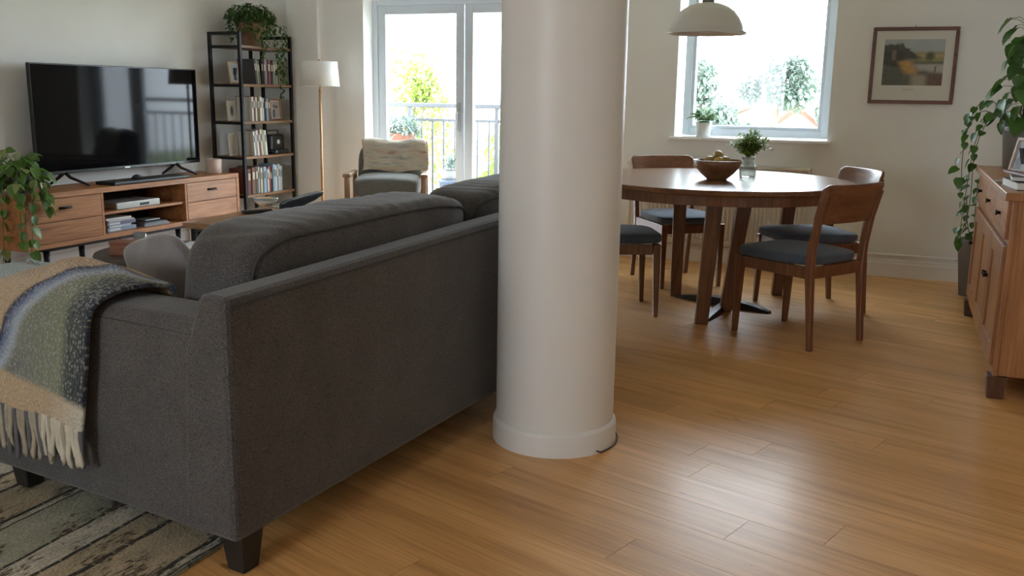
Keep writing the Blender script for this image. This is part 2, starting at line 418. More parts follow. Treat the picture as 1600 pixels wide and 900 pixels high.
# balcony door
dr = bpy.data.objects.new('door_1', None); COL.objects.link(dr); dr.location = ((DX0 + DX1) / 2, Y1 + .18, 0); PM[dr.name] = Matrix.Translation(dr.location)
struct(dr, 'white glazed double balcony door')
ya, yb = Y1 + .15, Y1 + .22
MB().box((DX0, ya, 0), (DX0 + .05, yb, DZ)).box((DX1 - .05, ya, 0), (DX1, yb, DZ)).box((DX0 + .05, ya, DZ - .045), (DX1 - .05, yb, DZ)).box((DX0 + .05, ya, 0), (DX1 - .05, yb, .03)).build('door_frame', UPVC, dr, bevel=.004)
def leaf(x0, x1, handle):
    t = .075
    lf = ring_frame('door_leaf', x0, x1, .03, DZ - .045, ya + .012, yb - .004, t, UPVC, dr, tb=.12)
    MB().box((x0 + t - .01, ya + .035, .14), (x1 - t + .01, ya + .043, DZ - .115)).build('pane', GLASS, lf)
    if handle:
        h = MB().box((x1 - t + .022, ya - .002, .93), (x1 - t + .050, ya + .012, 1.17))
        h.tube([(x1 - t + .036, ya + .01, 1.09), (x1 - t + .036, ya - .045, 1.09), (x1 - t + .036, ya - .05, 1.08), (x1 - t + .036, ya - .05, .98)], .009, 8)
        h.build('handle', CHROME, lf, bevel=.002)
        MB().tube([(x1 - t + .036, ya + .004, .90), (x1 - t + .036, ya - .006, .90)], .012, 10).build('lock', CHROME, lf)
leaf(DX0 + .05, -3.485, True); leaf(-3.475, DX1 - .05, False)

# radiator under the window
rad = thing('radiator', 'white ribbed radiator under the window behind the dining table', 'radiator', (-1.2, Y1 - .06, 0))
RW = M('radiator_enamel', (.70, .66, .60), .4)
MB().box((-1.95, Y1 - .055, .15), (-.60, Y1 - .030, .735)).build('panel', RW, rad, bevel=.004)
mb = MB()
for k in range(44):
    x = -1.935 + k * 1.32 / 43
    mb.add([(x - .010, Y1 - .0545, .18), (x + .010, Y1 - .0545, .18), (x + .006, Y1 - .068, .19), (x - .006, Y1 - .068, .19),
            (x - .010, Y1 - .0545, .705), (x + .010, Y1 - .0545, .705), (x + .006, Y1 - .068, .695), (x - .006, Y1 - .068, .695)],
           [(0, 1, 2, 3), (7, 6, 5, 4), (0, 3, 7, 4), (2, 1, 5, 6), (3, 2, 6, 7)])
o = mb.build('ribs', RW, rad); o['kind'] = 'stuff'
MB().box((-1.96, Y1 - .09, .735), (-.59, Y1 - .004, .755)).build('top_grille', RW, rad, bevel=.004)
MB().tube([(-.56, Y1 - .045, .02), (-.56, Y1 - .045, .17), (-.60, Y1 - .045, .18)], .009, 8).tube([(-.56, Y1 - .045, .14), (-.56, Y1 - .045, .20)], .016, 10).build('valve', TRIMW, rad, smooth=True)
for x in (-1.8, -.75): MB().box((x - .015, Y1 - .031, .20), (x + .015, Y1 - .001, .70)).build('bracket', RW, rad)

# ------------------------------------------------------------------ rug
def rug_material():
    m, nt, b = _new('kilim_wool')
    tc = nt.nodes.new('ShaderNodeTexCoord'); sx = nt.nodes.new('ShaderNodeSeparateXYZ'); nt.links.new(tc.outputs['Object'], sx.inputs[0])
    wob = _noise(nt, _mapped(nt, 'Object', (1, 1, 1)), 5, 2)
    ad = nt.nodes.new('ShaderNodeMath'); ad.operation = 'MULTIPLY_ADD'; ad.inputs[1].default_value = .045; nt.links.new(wob, ad.inputs[0]); nt.links.new(sx.outputs[0], ad.inputs[2])
    fr = nt.nodes.new('ShaderNodeMath'); fr.operation = 'MODULO'; fr.inputs[1].default_value = .62
    sh = nt.nodes.new('ShaderNodeMath'); sh.operation = 'ADD'; sh.inputs[1].default_value = 6.2 - .012; nt.links.new(ad.outputs[0], sh.inputs[0])
    nt.links.new(sh.outputs[0], fr.inputs[0])
    dv = nt.nodes.new('ShaderNodeMath'); dv.operation = 'DIVIDE'; dv.inputs[1].default_value = .62; nt.links.new(fr.outputs[0], dv.inputs[0])
    sage, beige, dark, cream = (.40, .41, .33), (.50, .42, .30), (.06, .06, .06), (.60, .57, .49)
    band = _ramp(nt, dv.outputs[0], [(0, beige), (.28, dark), (.305, cream), (.34, dark), (.355, sage), (.62, sage), (.64, dark), (.66, cream), (.80, cream), (.82, dark), (.84, beige), (.97, dark)], 'CONSTANT')
    # woven flecks, long along the rug
    n1 = _noise(nt, _mapped(nt, 'Object', (46, 13, 1)), 1.6, 5, .7, .9)
    n2 = _noise(nt, _mapped(nt, 'Object', (7, 5, 1)), 1.0, 3, .6)
    mu = nt.nodes.new('ShaderNodeMath'); mu.operation = 'MULTIPLY'; nt.links.new(n1, mu.inputs[0]); nt.links.new(n2, mu.inputs[1])
    mask = _ramp(nt, mu.outputs[0], [(.265, (0, 0, 0)), (.315, (1, 1, 1))])
    c = _mix(nt, mask, band, (.12, .095, .075))
    n3 = _noise(nt, _mapped(nt, 'Object', (40, 60, 1)), 1.0, 2, .6)
    c = _mix(nt, _ramp(nt, n3, [(.56, (0, 0, 0)), (.66, (.75, .75, .75))]), c, (.42, .39, .30))
    c = _mix(nt, 1.0, c, _ramp(nt, _noise(nt, _mapped(nt, 'Object', (6, 3, 1)), 1.0, 3), [(.3, (.62, .64, .60)), (.7, (1.1, 1.06, 1.0))]), 'MULTIPLY')
    c = _mix(nt, 1.0, c, _ramp(nt, _noise(nt, _mapped(nt, 'Object', (1, 1, 1)), 160, 2), [(.3, (.7, .7, .7)), (.7, (1.2, 1.2, 1.2))]), 'MULTIPLY')
    nt.links.new(c, b.inputs['Base Color']); b.inputs['Roughness'].default_value = .95; b.inputs['Specular IOR Level'].default_value = .1
    _bump(nt, b, _noise(nt, _mapped(nt, 'Object', (160, 60, 1)), 1.0, 2), .8, .006)
    return m
RUGM = rug_material()
rug = MB()
def rugf(u, v): 
    x = -4.95 + 3.30 * u; y = .9 + 4.05 * v
    return (x, y, .012 + .0015 * math.sin(x * 9 + y * 3))
rug.grid(rugf, 60, 60)
n0 = len(rug.v)
rug.box((-4.95, .9, .0005), (-1.65, 4.95, .009))
tag(rug.build('area_rug', RUGM, smooth=False), 'beige and sage striped woven rug under the sofa', 'rug')

# ------------------------------------------------------------------ sofa
SU, SV, S0 = Vector((.072, .997, 0)), Vector((-.985, .150, 0)), Vector((-1.475, 1.776, 0))
def S(p): return S0 + SU * p[0] + SV * p[1] + Vector((0, 0, p[2]))
SL, SD = 2.75, 1.12
sofa = thing('sofa', 'large charcoal fabric sofa seen from behind, left of the column', 'sofa', tuple(S0))
def backtop(a): return .757 + .026 * min(a, 1.6)
def sbuild(mb, name, mat, parent=None, **k): return mb.map(S).build(name, mat, parent or sofa, **k)
# back frame: outer shell, slanted at the front edge
mb = MB(); n = 10
for i in range(n):
    a0, a1 = SL * i / n, SL * (i + 1) / n
sec = lambda a: [(a, 0, .11), (a, .20, .11), (a, .165, .60), (a, .095, backtop(a)), (a, .0, backtop(a) - .004)]
vs = []; fs = []
for i in range(n + 1): vs += sec(SL * i / n)
for i in range(n):
    for j in range(5): fs.append((i * 5 + j, i * 5 + (j + 1) % 5, (i + 1) * 5 + (j + 1) % 5, (i + 1) * 5 + j))
fs += [(4, 3, 2, 1, 0), tuple(n * 5 + k for k in range(5))]
mb.add(vs, fs)
bk = sbuild(mb, 'back_frame', SOFA, bevel=.018)
# stitched seams along the back's upper edge and corner
seam = MB().tube([(.012, -.001, .14), (.010, -.002, .5), (.012, -.002, .735)] + [(a, -.0015, backtop(a) - .026) for a in (.03, .5, 1, 1.5, 2, 2.5, SL - .03)], .0016, 6)
sbuild(seam, 'seam', SOFAS, bk, smooth=True)
for a0 in (0.0, SL - .2):
    near = a0 == 0
    mb = MB()
    prof = [(.0, .11), (.20, .11), (.20, .662), (.175, .683), (.10, .688), (.025, .680), (.0, .655)]
    vs = []; bs = [.1, .3, .6, .9, SD]
    for b in bs:
        for (a, z) in prof:
            if not near: a = .2 - a
            vs.append((a0 + a + (.001 if near else -.001), b, z - .02 * max(0, b - .4)))
    k = len(prof); fs = [(i * k + j, (i + 1) * k + j, (i + 1) * k + (j + 1) % k, i * k + (j + 1) % k) for i in range(len(bs) - 1) for j in range(k)] + [tuple(range(k)), tuple((len(bs) - 1) * k + j for j in range(k - 1, -1, -1))]
    if not near: fs = [q[::-1] for q in fs]
    mb.add(vs, fs)
    ar = sbuild(mb, 'arm', SOFA, bevel=.012)
    if near:
        sbuild(MB().tube([(.004, .13, .647), (.003, .4, .646), (.003, .7, .640), (.003, SD - .03, .632)], .0022, 6), 'seam', SOFAS, ar, smooth=True)
sbuild(MB().box((.2, .18, .11), (SL - .2, SD - .03, .30)), 'seat_base', SOFA, bevel=.01)
cw = (SL - .4) / 2
for k in range(2):
    mb = MB().sup((.2 + cw * (k + .5), .62, .375), (cw / 2 - .004, .50, .085), 7, 10)
    sbuild(mb, 'seat_cushion', SOFA, smooth=True)
def back_cushion(a0, a1, seed):
    hw = (a1 - a0) / 2
    def fn(P):
        s_, t_ = P.x / hw, P.z / .245
        q = P.copy()
        # lean towards the frame, plump front and top, softer corners, pulled fabric at the top
        puff = (1 - s_ * s_) ** .5 if abs(s_) < 1 else 0
        q.z += .010 * puff * max(t_, 0)
        q.y += -.10 * (P.z / .245) * .5 + .02 * puff * (1 if P.y > 0 else -.4)
        if t_ > .2:
            ph = P.x * 42 + 2.5 * mnoise.noise((P.x * 3, P.y * 6, seed)) + P.y * 14
            wr = (abs(math.sin(ph)) - .6) * (.35 + .65 * mnoise.noise((P.x * 5, P.y * 3 + 3, seed + 5)))
            q.z += .020 * wr * (t_ - .2) * (1 if P.y > -.13 else .5)
        q += Vector((0, .006, .006)) * mnoise.noise(P * 6 + Vector((seed, 0, 0)))
        return q
    mb = MB().sup(((a0 + a1) / 2, .285, .638), (hw, .155, .245), 6.0, 48, fn)
    o = sbuild(mb, 'back_cushion', SOFA, smooth=True)
    # piping where the back panel meets the boxing
    pts = []
    rr_ = .86                                   # the boxing edge runs round the back panel
    for k in range(91):
        th_ = -.75 * PI / 2 + k / 90 * (PI + .75 * PI)      # up one end, along the top, down the other
        cc, ss = math.cos(PI - th_ - .0), math.sin(th_)
        e = 2 / 7; pts.append((.955 * math.copysign(abs(cc) ** e, cc), rr_ * math.copysign(abs(ss) ** e, ss)))
    def surf(s_, t_):
        p = 6.0; x = s_ * hw; z = t_ * .245
        y = -.155 * max(0.0, 1 - abs(s_) ** p - abs(t_) ** p) ** (1 / p)
        P = fn(Vector((x, y, z))); return Vector(((a0 + a1) / 2, .285, .638)) + P + Vector((.002 * (1 if s_ > .8 else -1 if s_ < -.8 else 0), -.0025, .002 if t_ > .5 else 0))
    sbuild(MB().tube([surf(*q) for q in pts], .0045, 6), 'piping', SOFAS, o, smooth=True)
back_cushion(.205, 1.425, 1.0); back_cushion(1.432, SL - .205, 4.0)
def sleg(a, b):
    t, s2 = .042, .030
    zb = 0 if S((a, b, 0)).x > -1.6 else .0142
    mb = MB().hexa([(a - s2, b - s2, zb), (a + s2, b - s2, zb), (a + s2, b + s2, zb), (a - s2, b + s2, zb)], [(a - t, b - t, .112), (a + t, b - t, .112), (a + t, b + t, .112), (a - t, b + t, .112)])
    # keep the winding outward after the skewed mapping
    mb.f = [q[::-1] for q in mb.f]
    mb.map(lambda p: S(p) + Vector((0, 0, .0)))
    mb.build('leg', BLACKW, sofa, bevel=.004)
for a in (.075, SL - .06):
    for b in (.055, SD - .11): sleg(a, b)

# scatter cushion on the seat by the near arm
def cushf(P):
    e = 1 - .30 * (abs(P.x) / .168) ** 2 * (abs(P.z) / .168) ** 2
    q = Vector((P.x, P.y * (1 - .55 * max(abs(P.x), abs(P.z)) / .168), P.z))
    q += Vector((.008, .012, .006)) * mnoise.noise(P * 9)
    return q
mb = MB().sup((0, 0, 0), (.168, .085, .168), 3.2, 22, cushf)
R = Matrix.Translation(S((.42, .675, .640))) @ Matrix.Rotation(math.radians(172), 4, 'Z') @ Matrix.Rotation(math.radians(-20), 4, 'X') @ Matrix.Rotation(math.radians(16), 4, 'Y')
VELV = M('grey_velvet', (.20, .185, .185), .8, var=.12, vscale=8, sheen=.6, bump=.1, bscale=120)
cu = thing('scatter_cushion', 'grey velvet cushion on the sofa between the throw and the back cushion', 'cushion', tuple(S((.42, .675, .46))))
mb.map(lambda p: R @ p).build('cover', VELV, cu, smooth=True)
MB().sup((0, 0, 0), (.016, .010, .013), 2, 6).map(lambda p: R @ (p + Vector((.02, .072, .03)))).build('tuft_button', M('dark_velvet', (.06, .055, .055), .9), cu, smooth=True)

# throw over the near arm
def throw_material():
    m, nt, b = _new('woven_throw')
    uv = nt.nodes.new('ShaderNodeUVMap'); uv.uv_map = 'UVMap'
    sep = nt.nodes.new('ShaderNodeSeparateXYZ'); nt.links.new(uv.outputs[0], sep.inputs[0])
    nz = _noise(nt, uv.outputs[0], 9, 3)
    def madd(a, k, c):
        n_ = nt.nodes.new('ShaderNodeMath'); n_.operation = 'MULTIPLY_ADD'; nt.links.new(a, n_.inputs[0]); n_.inputs[1].default_value = k
        if hasattr(c, 'links'): nt.links.new(c, n_.inputs[2])
        else: n_.inputs[2].default_value = c
        return n_.outputs[0]
    navy, sage, tan, slate, cream, blue = (.018, .022, .040), (.20, .215, .14), (.46, .33, .195), (.115, .125, .135), (.52, .49, .40), (.10, .13, .24)
    up = madd(nz, .05, sep.outputs[0])
    across = _ramp(nt, up, [(0, navy), (.15, (.055, .07, .06)), (.20, sage), (.50, (.17, .185, .15)), (.64, slate), (.86, navy), (1, slate)])
    # lengthwise bands: shoulder of the arm is tan and blue, hem is tan
    dq0 = madd(sep.outputs[0], -.83, sep.outputs[1]); dq = madd(dq0, 1.0, .2)
    topb = _ramp(nt, madd(nz, .03, dq), [(0, (.34, .42, .42)), (.17, (.34, .42, .42)), (.20, tan), (.43, tan), (.455, navy), (.485, blue), (.54, (.34, .40, .46)), (.59, sage)])
    tm = _ramp(nt, madd(nz, .03, dq), [(.56, (1, 1, 1)), (.63, (0, 0, 0))])
    c = _mix(nt, tm, across, topb)
    hm = _ramp(nt, madd(sep.outputs[0], .06, sep.outputs[1]), [(.925, (0, 0, 0)), (.94, (1, 1, 1))])
    tn = _ramp(nt, sep.outputs[0], [(.0, cream), (.14, (.50, .40, .27)), (.3, tan)])
    c = _mix(nt, hm, c, tn)
    # knit: little stitches, paler on top
    mp = nt.nodes.new('ShaderNodeMapping'); mp.inputs['Scale'].default_value = (62, 88, 1); nt.links.new(uv.outputs[0], mp.inputs[0])
    vo = nt.nodes.new('ShaderNodeTexVoronoi'); vo.inputs['Scale'].default_value = 1.0; vo.inputs['Randomness'].default_value = .75; nt.links.new(mp.outputs[0], vo.inputs['Vector'])
    st = _ramp(nt, vo.outputs['Distance'], [(.12, (1.0, 1.0, 1.0)), (.5, (0, 0, 0))])
    lightc = _mix(nt, .42, c, (.62, .62, .54))
    c2 = _mix(nt, st, c, lightc)
    nt.links.new(c2, b.inputs['Base Color']); b.inputs['Roughness'].default_value = .95; b.inputs['Sheen Weight'].default_value = .3
    b.inputs['Specular IOR Level'].default_value = .1
    inv = nt.nodes.new('ShaderNodeMath'); inv.operation = 'SUBTRACT'; inv.inputs[0].default_value = 1; nt.links.new(vo.outputs['Distance'], inv.inputs[1])
    _bump(nt, b, inv.outputs[0], 1.0, .008)
    return m
THROW = throw_material()
SEC = [(.226, .50), (.228, .56), (.226, .63), (.205, .700), (.15, .715), (.09, .722), (.03, .716), (-.022, .685), (-.034, .63), (-.034, .53), (-.036, .43), (-.04, .34)]
RB = [.48, .47, .45, .42, .41, .42, .44, .47, .49, .505, .525, .54]     # right edge along the drape
def lerp_list(L, q):
    x = q * (len(L) - 1); i = min(int(x), len(L) - 2); t = x - i
    a = L[max(i - 1, 0)]; b = L[i]; c = L[i + 1]; d = L[min(i + 2, len(L) - 1)]
    f = lambda a, b, c, d: b + .5 * t * (c - a + t * (2 * a - 5 * b + 4 * c - d + t * (3 * (b - c) + d - a)))
    return tuple(f(*z) for z in zip(a, b, c, d)) if isinstance(b, tuple) else f(a, b, c, d)
def throwf(p, q):
    a, z = lerp_list(SEC, q); b0 = lerp_list(RB, q); b = b0 + (1.10 - b0) * p
    topw = max(0, 1 - abs(q - .42) / .25); outw = min(1, max(0, (q - .62) / .2))
    z += .052 * topw * math.sin(min(1, p / .75) * PI) ** 1.2
    z += .012 * topw * mnoise.noise((b * 9, a * 14, 1.0))
    z -= .02 * max(0, b - .4) * (1 if q > .3 else 0)
    a -= outw * (.008 + .014 * math.sin(b * 21 + 1.5 * math.sin(z * 6)) * (q - .6) + .010 * mnoise.noise((b * 7, z * 5, 4)))
    if p < .06: z -= .004 * (1 - p / .06) * topw
    if q > .75: z += (.055 * p - .02 + .010 * math.sin(p * 9)) * ((q - .75) * 4) ** 1.5
    return S((a, b, z))
th = thing('throw_blanket', 'fringed woven throw in navy, sage and tan over the sofa arm', 'blanket', tuple(S((.1, .8, .70))))
tm = MB(); NU, NV = 60, 90
tm.grid(lambda u, v: throwf(u, v), NU, NV)
to = tm.build('blanket', THROW, th, smooth=True)
uvl = to.data.uv_layers.new(name='UVMap')
for poly in to.data.polygons:
    for li in poly.loop_indices:
        vi = to.data.loops[li].vertex_index; uvl.data[li].uv = ((vi // (NV + 1)) / NU, (vi % (NV + 1)) / NV)
sd = to.modifiers.new('solid', 'SOLIDIFY'); sd.thickness = .010; sd.offset = 0
FRC = M('cream_fringe_yarn', (.56, .51, .40), .95, var=.12, vscale=20, bump=.5, bscale=300)
FRT = M('taupe_fringe_yarn', (.36, .31, .23), .95, var=.15, vscale=20, bump=.5, bscale=300)
FRN = M('slate_fringe_yarn', (.12, .115, .12), .95, var=.15, vscale=20, bump=.5, bscale=300)
rt = random.Random(12)
for k in range(34):
    p = .004 + k * .0295
    base = throwf(min(p, 1), 1.0) + Vector((0, 0, .006)); L = rt.uniform(.095, .13) + .055 * p
    sx = rt.uniform(-.018, .018); ph = rt.uniform(0, 6)
    pts = [base + SV * (sx * t + .006 * math.sin(ph + t * 7) * t) - SU * (.002 + .004 * math.sin(ph * 2 + t * 5) * t) + Vector((0, 0, -L * t)) for t in [i / 9 for i in range(10)]]
    mb = MB().tube(pts, [.0075, .0085, .006, .0065, .0062, .006, .006, .0062, .0068, .003], 7)
    q2 = [v + SV * .007 + Vector((0, 0, rt.uniform(-.006, .006))) for v in pts]
    mb.tube(q2, [.005, .006, .0058, .0055, .005, .005, .005, .005, .0055, .002], 6)
    mb.build('tassel', FRC if p < .30 and k % 4 else (FRT if k % 3 else FRN), th, smooth=True)

# ------------------------------------------------------------------ plants helpers
def leaf_mesh(name, mat, heart=True, wid=.42):
    mb = MB(); rows = 6
    prof = [(.0, .0), (.10, .72), (.28, 1.0), (.52, .86), (.76, .52), (1.0, .0)] if heart else [(0, .0), (.15, .55), (.4, 1.0), (.62, .9), (.84, .5), (1.0, .0)]
    vs = []; fs = []
    for (t, w_) in prof:
        droop = -.16 * t * t
        back = -.08 if heart and t == .10 else 0
        vs += [(t + back, -w_ * wid, .09 * w_ + droop), (t, 0, droop), (t + back, w_ * wid, .09 * w_ + droop)]
    for i in range(rows - 1):
        fs += [(i * 3, i * 3 + 1, i * 3 + 4, i * 3 + 3), (i * 3 + 1, i * 3 + 2, i * 3 + 5, i * 3 + 4)]
    mb.add(vs, fs); o = mb.build(name, mat, smooth=True); me = o.data; bpy.data.objects.remove(o); return me
LEAF1 = leaf_mesh('leaf', GREEN1); LEAF4 = leaf_mesh('leaf', GREEN4, True, .45); LEAFP = leaf_mesh('leaf', leafmat('pale_leaf', (.22, .27, .12)), True, .4)
def leaf_at(parent, mesh, pos, yaw, pitch, roll, size):
    m4 = Matrix.Translation(pos) @ Matrix.Rotation(yaw, 4, 'Z') @ Matrix.Rotation(pitch, 4, 'Y') @ Matrix.Rotation(roll, 4, 'X') @ Matrix.Scale(size, 4)
    return inst(mesh, 'leaf', parent, m4)
def blade(mb, pos, yaw, pitch, L, W, bend=.3):      # a single bent leaflet into a joined foliage mesh
    m4 = Matrix.Translation(pos) @ Matrix.Rotation(yaw, 4, 'Z') @ Matrix.Rotation(pitch, 4, 'Y')
    P = [(0, -W * .25, 0), (0, W * .25, 0), (L * .5, -W * .5, W * .12), (L * .5, 0, 0), (L * .5, W * .5, W * .12), (L, 0, -L * bend)]
    mb.add([m4 @ Vector(p) for p in P], [(0, 3, 2), (0, 1, 3), (1, 4, 3), (2, 3, 5), (3, 4, 5)])

# ------------------------------------------------------------------ media console
CX, CXB = -5.03, -5.43
con = thing('media_console', 'long walnut media console with two drawer units below the television', 'cabinet', (-5.23, 5.26, 0))
cz0, cz1, ca, cb = .225, .58, 4.225, 6.30
MB().box((CXB, ca, cz1 - .035), (CX, cb, cz1)).build('top', WALN, con, bevel=.002)
MB().box((CXB, ca, cz0), (CX, cb, cz0 + .03)).build('bottom_panel', WALN, con, bevel=.002)
for a in (ca, cb - .03): MB().box((CXB, a, cz0 + .03), (CX, a + .03, cz1 - .035)).build('side_panel', WALN, con, bevel=.002)
for a in (4.845, 5.665): MB().box((CXB + .012, a, cz0 + .03), (CX - .004, a + .02, cz1 - .035)).build('divider', WALN, con, bevel=.002)
MB().box((CXB, ca + .03, cz0 + .03), (CXB + .012, cb - .03, cz1 - .035)).build('back_panel', M('dark_back_board', (.03, .02, .014), .7), con)
MB().box((CXB + .012, 4.865, .388), (CX - .02, 5.665, .406)).build('shelf', WALN, con, bevel=.002)
for (a, b) in ((4.258, 4.842), (5.688, 6.267)):
    zc = .392
    for (z0, z1, kn) in ((cz0 + .033, zc - .002, False), (zc + .002, cz1 - .039, True)):
        d = MB().box((CX - .022, a, z0), (CX - .003, b, z1)).build('drawer', WALN, con, bevel=.002)
        if kn:
            yc, zk = (a + b) / 2 - .01, (z0 + z1) / 2 + .01
            h = MB().box((CX - .003, yc - .05, zk - .008), (CX + .002, yc + .05, zk + .008)).tube([(CX + .001, yc - .042, zk), (CX + .02, yc - .03, zk), (CX + .022, yc, zk), (CX + .02, yc + .03, zk), (CX + .001, yc + .042, zk)], .006, 8)
            h.build('handle', DKMET, d, smooth=True)
def conleg(x, y): MB().tube([(x, y, 0), (x, y, .20)], [.015, .021], 12).build('leg', BLKM, con, smooth=True)
for (x, y) in ((-5.10, 4.42), (-5.20, 4.80), (-5.36, 4.34), (-5.10, 6.12), (-5.20, 5.75), (-5.36, 6.18)): conleg(x, y)
MB().box((-5.125, 4.40, .195), (-5.095, 6.14, .224)).box((-5.375, 4.33, .195), (-5.345, 6.20, .224)).box((-5.345, 4.40, .195), (-5.125, 4.44, .224)).box((-5.345, 6.10, .195), (-5.125, 6.14, .224)).build('base_rail', BLKM, con)

# television
tv = thing('television', 'large black flat television standing on the walnut console', 'television', (-5.29, 5.36, .58))
ta, tb_, tz0, tz1, tx = 4.572, 6.150, .668, 1.406, -5.29
MB().box((tx - .03, ta, tz0), (tx, tb_, tz1)).build('casing', TVB, tv, bevel=.004)
MB().box((tx - .001, ta + .009, tz0 + .022), (tx + .0025, tb_ - .009, tz1 - .008)).build('screen', SCREEN, tv)
MB().box((tx - .07, ta + .3, tz0 + .06), (tx - .03, tb_ - .3, tz0 + .42)).build('rear_housing', TVB, tv, bevel=.01)
MB().box((tx + .0005, 5.335, tz0 + .006), (tx + .0035, 5.385, tz0 + .014)).build('badge', CHROME, tv)
for y in (4.80, 5.88):
    mb = MB().tube([(tx - .015, y, tz0 + .01), (tx + .02, y + .02, .64), (tx + .13, y + .075, .590)], [.014, .011, .008], 8).tube([(tx - .015, y, tz0 + .01), (tx - .05, y - .02, .64), (tx - .10, y - .06, .590)], [.014, .011, .008], 8)
    mb.build('foot', TVB, tv, smooth=True)
pl = thing('sound_bar', 'flat black device lying under the television on the console', 'sound bar', (-5.14, 5.36, .58))
MB().box((-5.24, 5.00, .5805), (-5.06, 5.76, .602)).build('body', M('matte_black_plastic', (.014, .014, .015), .45), pl, bevel=.006)
MB().tube([(-5.17, 5.32, .602), (-5.18, 5.32, .625)], [.05, .02], 14).build('swivel_stub', M('matte_black_plastic', (.014, .014, .015), .45), pl, smooth=True)

# things in and on the console
tag(MB().lathe([(.0, .0), (.058, .0), (.062, .006), (.062, .112), (.058, .116), (.054, .112), (.054, .098), (0, .098)], (-5.19, 6.19, .5805), 28).build('candle', M('blush_candle', (.66, .50, .42), .6), smooth=True), 'blush pillar candle at the console end beside the bookcase', 'candle')
stb = thing('set_top_box', 'silver set-top box on the upper open shelf of the console', 'media player', (-5.2, 5.23, .406))
MB().box((-5.32, 5.03, .4065), (-5.085, 5.45, .452)).build('case', M('silver_plastic', (.42, .42, .40), .4, .3), stb, bevel=.004)
MB().box((-5.0851, 5.25, .418), (-5.083, 5.34, .436)).build('display', TVB, stb)
cases = [(.256, .284, 4.93, 5.20, (.22, .27, .36)), (.2845, .300, 4.94, 5.19, (.34, .42, .50)), (.3005, .324, 4.93, 5.20, (.13, .13, .20)), (.3245, .336, 4.94, 5.185, (.36, .36, .40)), (.3365, .352, 4.925, 5.20, (.62, .60, .58))]
nm = ['slate blue', 'pale blue', 'dark purple', 'grey', 'white']; od = ['bottom', 'second from the bottom', 'third', 'fourth from the bottom', 'top']
for k, (z0, z1, a, b, c) in enumerate(cases):
    t = thing('disc_case', f'{nm[k]} disc case, {od[k]} of the stack inside the console', 'disc case', (-5.17, 5.07, z0), group='disc cases in the console')
    MB().box((-5.25, a, z0), (-5.085 + .004 * (k % 2), b - .04 * (k % 3 == 1), z1)).build('case', M('case_plastic_%d' % k, c, .4), t, bevel=.002)
    MB().box((-5.0855 + .004 * (k % 2), a + .02, z0 + .004), (-5.0842 + .004 * (k % 2), a + .12, z1 - .004)).build('spine_label', M('case_label_%d' % k, (.55, .57, .60), .5), t)
dp = thing('disc_player', 'low grey disc player on the lower console shelf beside the disc cases', 'media player', (-5.17, 5.40, .256))
MB().hexa([(-5.28, 5.26, .2555), (-5.07, 5.26, .2555), (-5.07, 5.54, .2555), (-5.28, 5.54, .2555)], [(-5.27, 5.29, .287), (-5.09, 5.29, .282), (-5.09, 5.51, .282), (-5.27, 5.51, .287)]).build('case', M('dark_grey_plastic', (.12, .125, .13), .3), dp, bevel=.004)
MB().box((-5.25, 5.33, .2875), (-5.12, 5.48, .297)).build('lid', M('mid_grey_plastic', (.30, .31, .32), .35), dp, bevel=.003)

# pothos at the left end of the console
pp = thing('pothos_plant', 'bright green pothos trailing over the left end of the console', 'plant', (-5.22, 4.36, .58))
MB().lathe([(0, 0), (.062, 0), (.085, .13), (.085, .14), (.077, .14), (.074, .12), (0, .12)], (-5.22, 4.36, .581), 24).build('pot', M('grey_glaze', (.20, .21, .20), .4), pp, smooth=True)
rp = random.Random(21); stems = MB()
def strand(mbs, pts, r=.003): mbs.tube(pts, r, 5)
top = Vector((-5.22, 4.36, .70))
for k in range(120):
    th_ = rp.uniform(0, 2 * PI); el = rp.uniform(-.6, 1.25); rr = rp.uniform(.07, .21)
    p = top + Vector((math.cos(th_) * math.cos(el) * rr * 1.0, math.sin(th_) * math.cos(el) * rr * 1.15, max(-.08, math.sin(el) * rr * .95)))
    p.z -= .02
    if p.y > 4.2: p.z = max(p.z, .645)
    if p.x < -5.31: p.x = -5.31; th_ = rp.uniform(-1.2, 1.2) - PI / 4
    if p.y > 4.40 and p.x < -5.12: p.y = 4.40; th_ = rp.uniform(-1.6, .2)
    leaf_at(pp, LEAF1 if k % 5 else LEAFP, p, th_ + rp.uniform(-.4, .4), rp.uniform(.1, 1.1), rp.uniform(-.6, .6), rp.uniform(.055, .095))
    if k % 2 == 0: strand(stems, [top + Vector((0, 0, -.02)), (top + p) / 2 + Vector((0, 0, .03)), p])
trail = [(Vector((-5.10, 4.28, .68)), .45, -.05), (Vector((-5.02, 4.18, .66)), .36, 0), (Vector((-5.16, 4.20, .66)), .50, -.04), (Vector((-5.0, 4.34, .66)), .16, .04), (Vector((-5.28, 4.21, .66)), .40, -.05)]
for (p0, L, dy) in trail:
    if p0.y > 4.23: p0.x = -5.0
    p0.y = min(p0.y, 4.19) if p0.x < -5.03 else p0.y
    pts = [top, (top + p0) / 2 + Vector((0, 0, .05)), p0] + [p0 + Vector((.004 * math.sin(i * 2), dy * i / 6 + .006 * math.sin(i * 3), -L * i / 6)) for i in range(1, 7)]
    strand(stems, pts, .0028)
    for i in range(2, 9):
        for sgn in (-1, 1):
            if rp.random() < .8: leaf_at(pp, LEAF1 if rp.random() < .7 else LEAFP, pts[i] + Vector((.006, 0, 0)), rp.uniform(-1.3, 1.3) + (0 if sgn > 0 else -.8), rp.uniform(.6, 1.4), rp.uniform(-.5, .5), rp.uniform(.05, .085))
stems.build('stems', STEM, pp, smooth=True)

